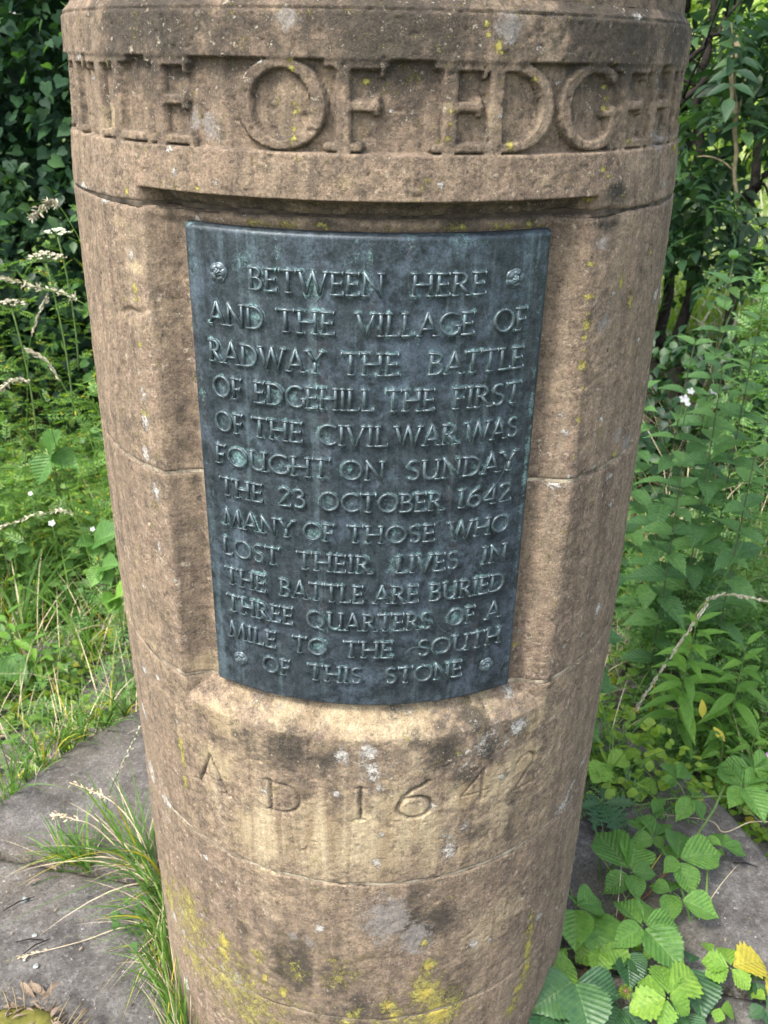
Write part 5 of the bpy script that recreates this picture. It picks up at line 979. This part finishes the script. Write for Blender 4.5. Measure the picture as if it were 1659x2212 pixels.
V, F, T = tube_arrays(bez(on(*cx8(830,1990),0), on(*cx8(800,1900),.06), p, 8), .0012, 5); link('stem', mesh_np('stem', V, F, tri=T), M['stem'], sb)

# ------------------------------------------------------------------ wreath and litter on the plinth, bottom left
wc = Vector((-.585, -.325, 0)); wr = thing('wreath', 'old memorial wreath ring of olive foam with dead brown leaves, bottom left corner', 'wreath', wc)
a = np.arange(72)/72*2*np.pi; b = np.arange(14)/14*2*np.pi; A, B = np.meshgrid(a, b, indexing='ij'); q = .105+.022*np.cos(B); V = np.stack([wc.x+q*np.cos(A), wc.y+q*np.sin(A), .022+.020*np.sin(B)], -1)
V = V+(fbm(V, 90, 3)-.5)[...,None]*.004; V = V.reshape(-1,3); i = np.arange(72)[:,None]*14; i2 = ((np.arange(72)+1)%72)[:,None]*14; j = np.arange(14)[None,:]; j2 = (j+1)%14
link('ring', mesh_np('ring', V, np.stack([i+j, i2+j, i2+j2, i+j2], -1).reshape(-1,4)), M['moss'], wr)
rng = np.random.default_rng(77); dl = leaf_tpl(.26, 6, 0, .45, .35, .4, 1)
medry = shared('dead_leaf', dl, M['dry'])
for q in range(95):
    az = rng.normal(62, 30) if q < 62 else rng.uniform(0, 360); r_ = .105+rng.normal(.015, .018); p = wc+Vector((math.cos(R(az))*r_, math.sin(R(az))*r_, .035+.012*rng.random())); d = (math.cos(R(az))*.4+rng.normal(0,.9), math.sin(R(az))*.4+rng.normal(0,.9), rng.uniform(-.3,.4))
    leaf_obj('dead_leaf', medry, p, d, up_rand(1,.6)[0], rng.uniform(.010,.034), wr, rng.uniform(.5,1.6))
twg = [tube_arrays(bez(wc+Vector((math.cos(t)*.10, math.sin(t)*.10, .03)), wc+Vector((math.cos(t+.1)*.13, math.sin(t+.1)*.13, .06)), wc+Vector((math.cos(t+.2)*.16, math.sin(t+.2)*.16, .035+.02*rng.random())), 6), .0011, 5) for t in rng.uniform(.2, 2.0, 12)]
V, F, T = joined(twg); link('twig', mesh_np('twig', V, F, tri=T), M['twig'], wr)
def litter(name, label, cat, px, py, kind, s, ang=0, z=.006, group=None):
    p = on(px, py, z)
    if kind == 'twig':
        d = Vector((math.cos(ang), math.sin(ang), 0))*s/2; V, F, T = tube_arrays([-d, Vector((0,0,.002))+Vector((-d.y,d.x,0))*.12, d], np.array([.0012,.0015,.0008]), 5); o = link(name, mesh_np(name, V, F, tri=T), M['twig' if s < .05 else 'bark']); o.location = p
    elif kind == 'leaf': o = bpy.data.objects.new(name, medry); COL.objects.link(o); o.location = p; o.rotation_euler = (.2,.3,ang); o.scale = (s,)*3
    else:
        bm = bmesh.new(); bmesh.ops.create_icosphere(bm, subdivisions=2, radius=s/2); rr_ = random.Random(px)
        for v in bm.verts: v.co *= 1+rr_.uniform(-.18,.18); v.co.z *= .45
        me = bpy.data.meshes.new(name); bm.to_mesh(me); bm.free(); me.materials.append(M['pebble']); o = bpy.data.objects.new(name, me); COL.objects.link(o); o.location = p-Vector((0,0,.004))
    return tag(o, label, cat, group)
PG, TG, LG = 'pale pebbles on the plinth', 'twigs on the plinth', 'dead leaves on the plinth'
litter('pebble', 'pale pebble on the left slab, furthest from the wreath', 'pebble', 53, 1940, 'p', .012, group=PG)
litter('pebble', 'pale pebble on the left slab, middle of the three', 'pebble', 74, 2017, 'p', .009, group=PG)
litter('pebble', 'pale greenish pebble nearest the wreath', 'pebble', 77, 2084, 'p', .011, group=PG)
litter('pebble', 'tiny pale chip beside the pebble near the wreath', 'pebble', 52, 2070, 'p', .006, group=PG)
litter('twig', 'thin twig pointing down left above the wreath', 'twig', 78, 2045, 'twig', .05, .7, group=TG)
litter('twig', 'thin twig lying level on the left slab', 'twig', 65, 2033, 'twig', .05, .1, group=TG)
litter('twig', 'short dark twig beside the pale pebble furthest from the wreath', 'twig', 42, 1952, 'twig', .06, .6, group=TG)
litter('dead_leaf', 'curled grey dead leaf on the slab joint', 'leaf', 122, 1882, 'leaf', .04, 1.0, group=LG)
litter('dead_leaf', 'small brown dead leaf below the slab joint', 'leaf', 88, 1900, 'leaf', .03, 2.0, group=LG)
litter('dead_leaf', 'long pale dead leaf above the wreath', 'leaf', 62, 2125, 'leaf', .05, 4.2, group=LG)
litter('dead_leaf', 'reddish dead leaf beside the long pale one', 'leaf', 45, 2122, 'leaf', .045, 4.0, group=LG)
litter('twig', 'thin straw on the right slab between the bramble leaves', 'twig', 1610, 1868, 'twig', .05, -.2, group=TG)
litter('pebble', 'small tan chip on the right slab', 'pebble', 1551, 1925, 'p', .006, group=PG)

# crumbs of soil, moss and plant litter packed round the foot of the pillar and along the slab joints
rng = np.random.default_rng(91); k = 2600; az = rng.uniform(0, 2*np.pi, k); r_ = .372+np.abs(rng.normal(0, .022, k)); T = np.stack([r_*np.cos(az), r_*np.sin(az), .001+.012*rng.random(k)*np.clip(1-(r_-.372)/.05, 0, 1)], -1)
V, F, uv = scatter(SHEET, T, rng.normal(0, 1, (k,3))*np.array([1,1,.25]), up_rand(k, .5), rng.uniform(.003, .011, k)); stuff_mesh('plant_litter', V, F, uv, M['crumb'], 'brown crumbs and litter packed round the foot of the pillar')
k = 900; az = rng.choice([168, 258, 348, 78], k)*np.pi/180+rng.normal(0, .008, k); r_ = rng.uniform(.37, .87, k); T = np.stack([r_*np.cos(az), r_*np.sin(az), -.006+.008*rng.random(k)], -1)
V, F, uv = scatter(ROUND, T, rng.normal(0, 1, (k,3))*np.array([1,1,.25]), up_rand(k, .4), rng.uniform(.002, .006, k)); stuff_mesh('moss', V, F, uv, M['crumb'], 'moss and crumbs in the joints between the plinth slabs')
k = 260; az = rng.uniform(0, 2*np.pi, k); r_ = .37+.5*rng.random(k)**.6; T = np.stack([r_*np.cos(az), r_*np.sin(az), az*0+.004], -1)
V, F, uv = scatter(SHEET, T, rng.normal(0, 1, (k,3))*np.array([1,1,.08]), up_rand(k, .2), rng.uniform(.003, .010, k)); stuff_mesh('plant_litter', V, F, uv, M['dry'], 'loose straw bits and seed husks scattered over the plinth slabs')
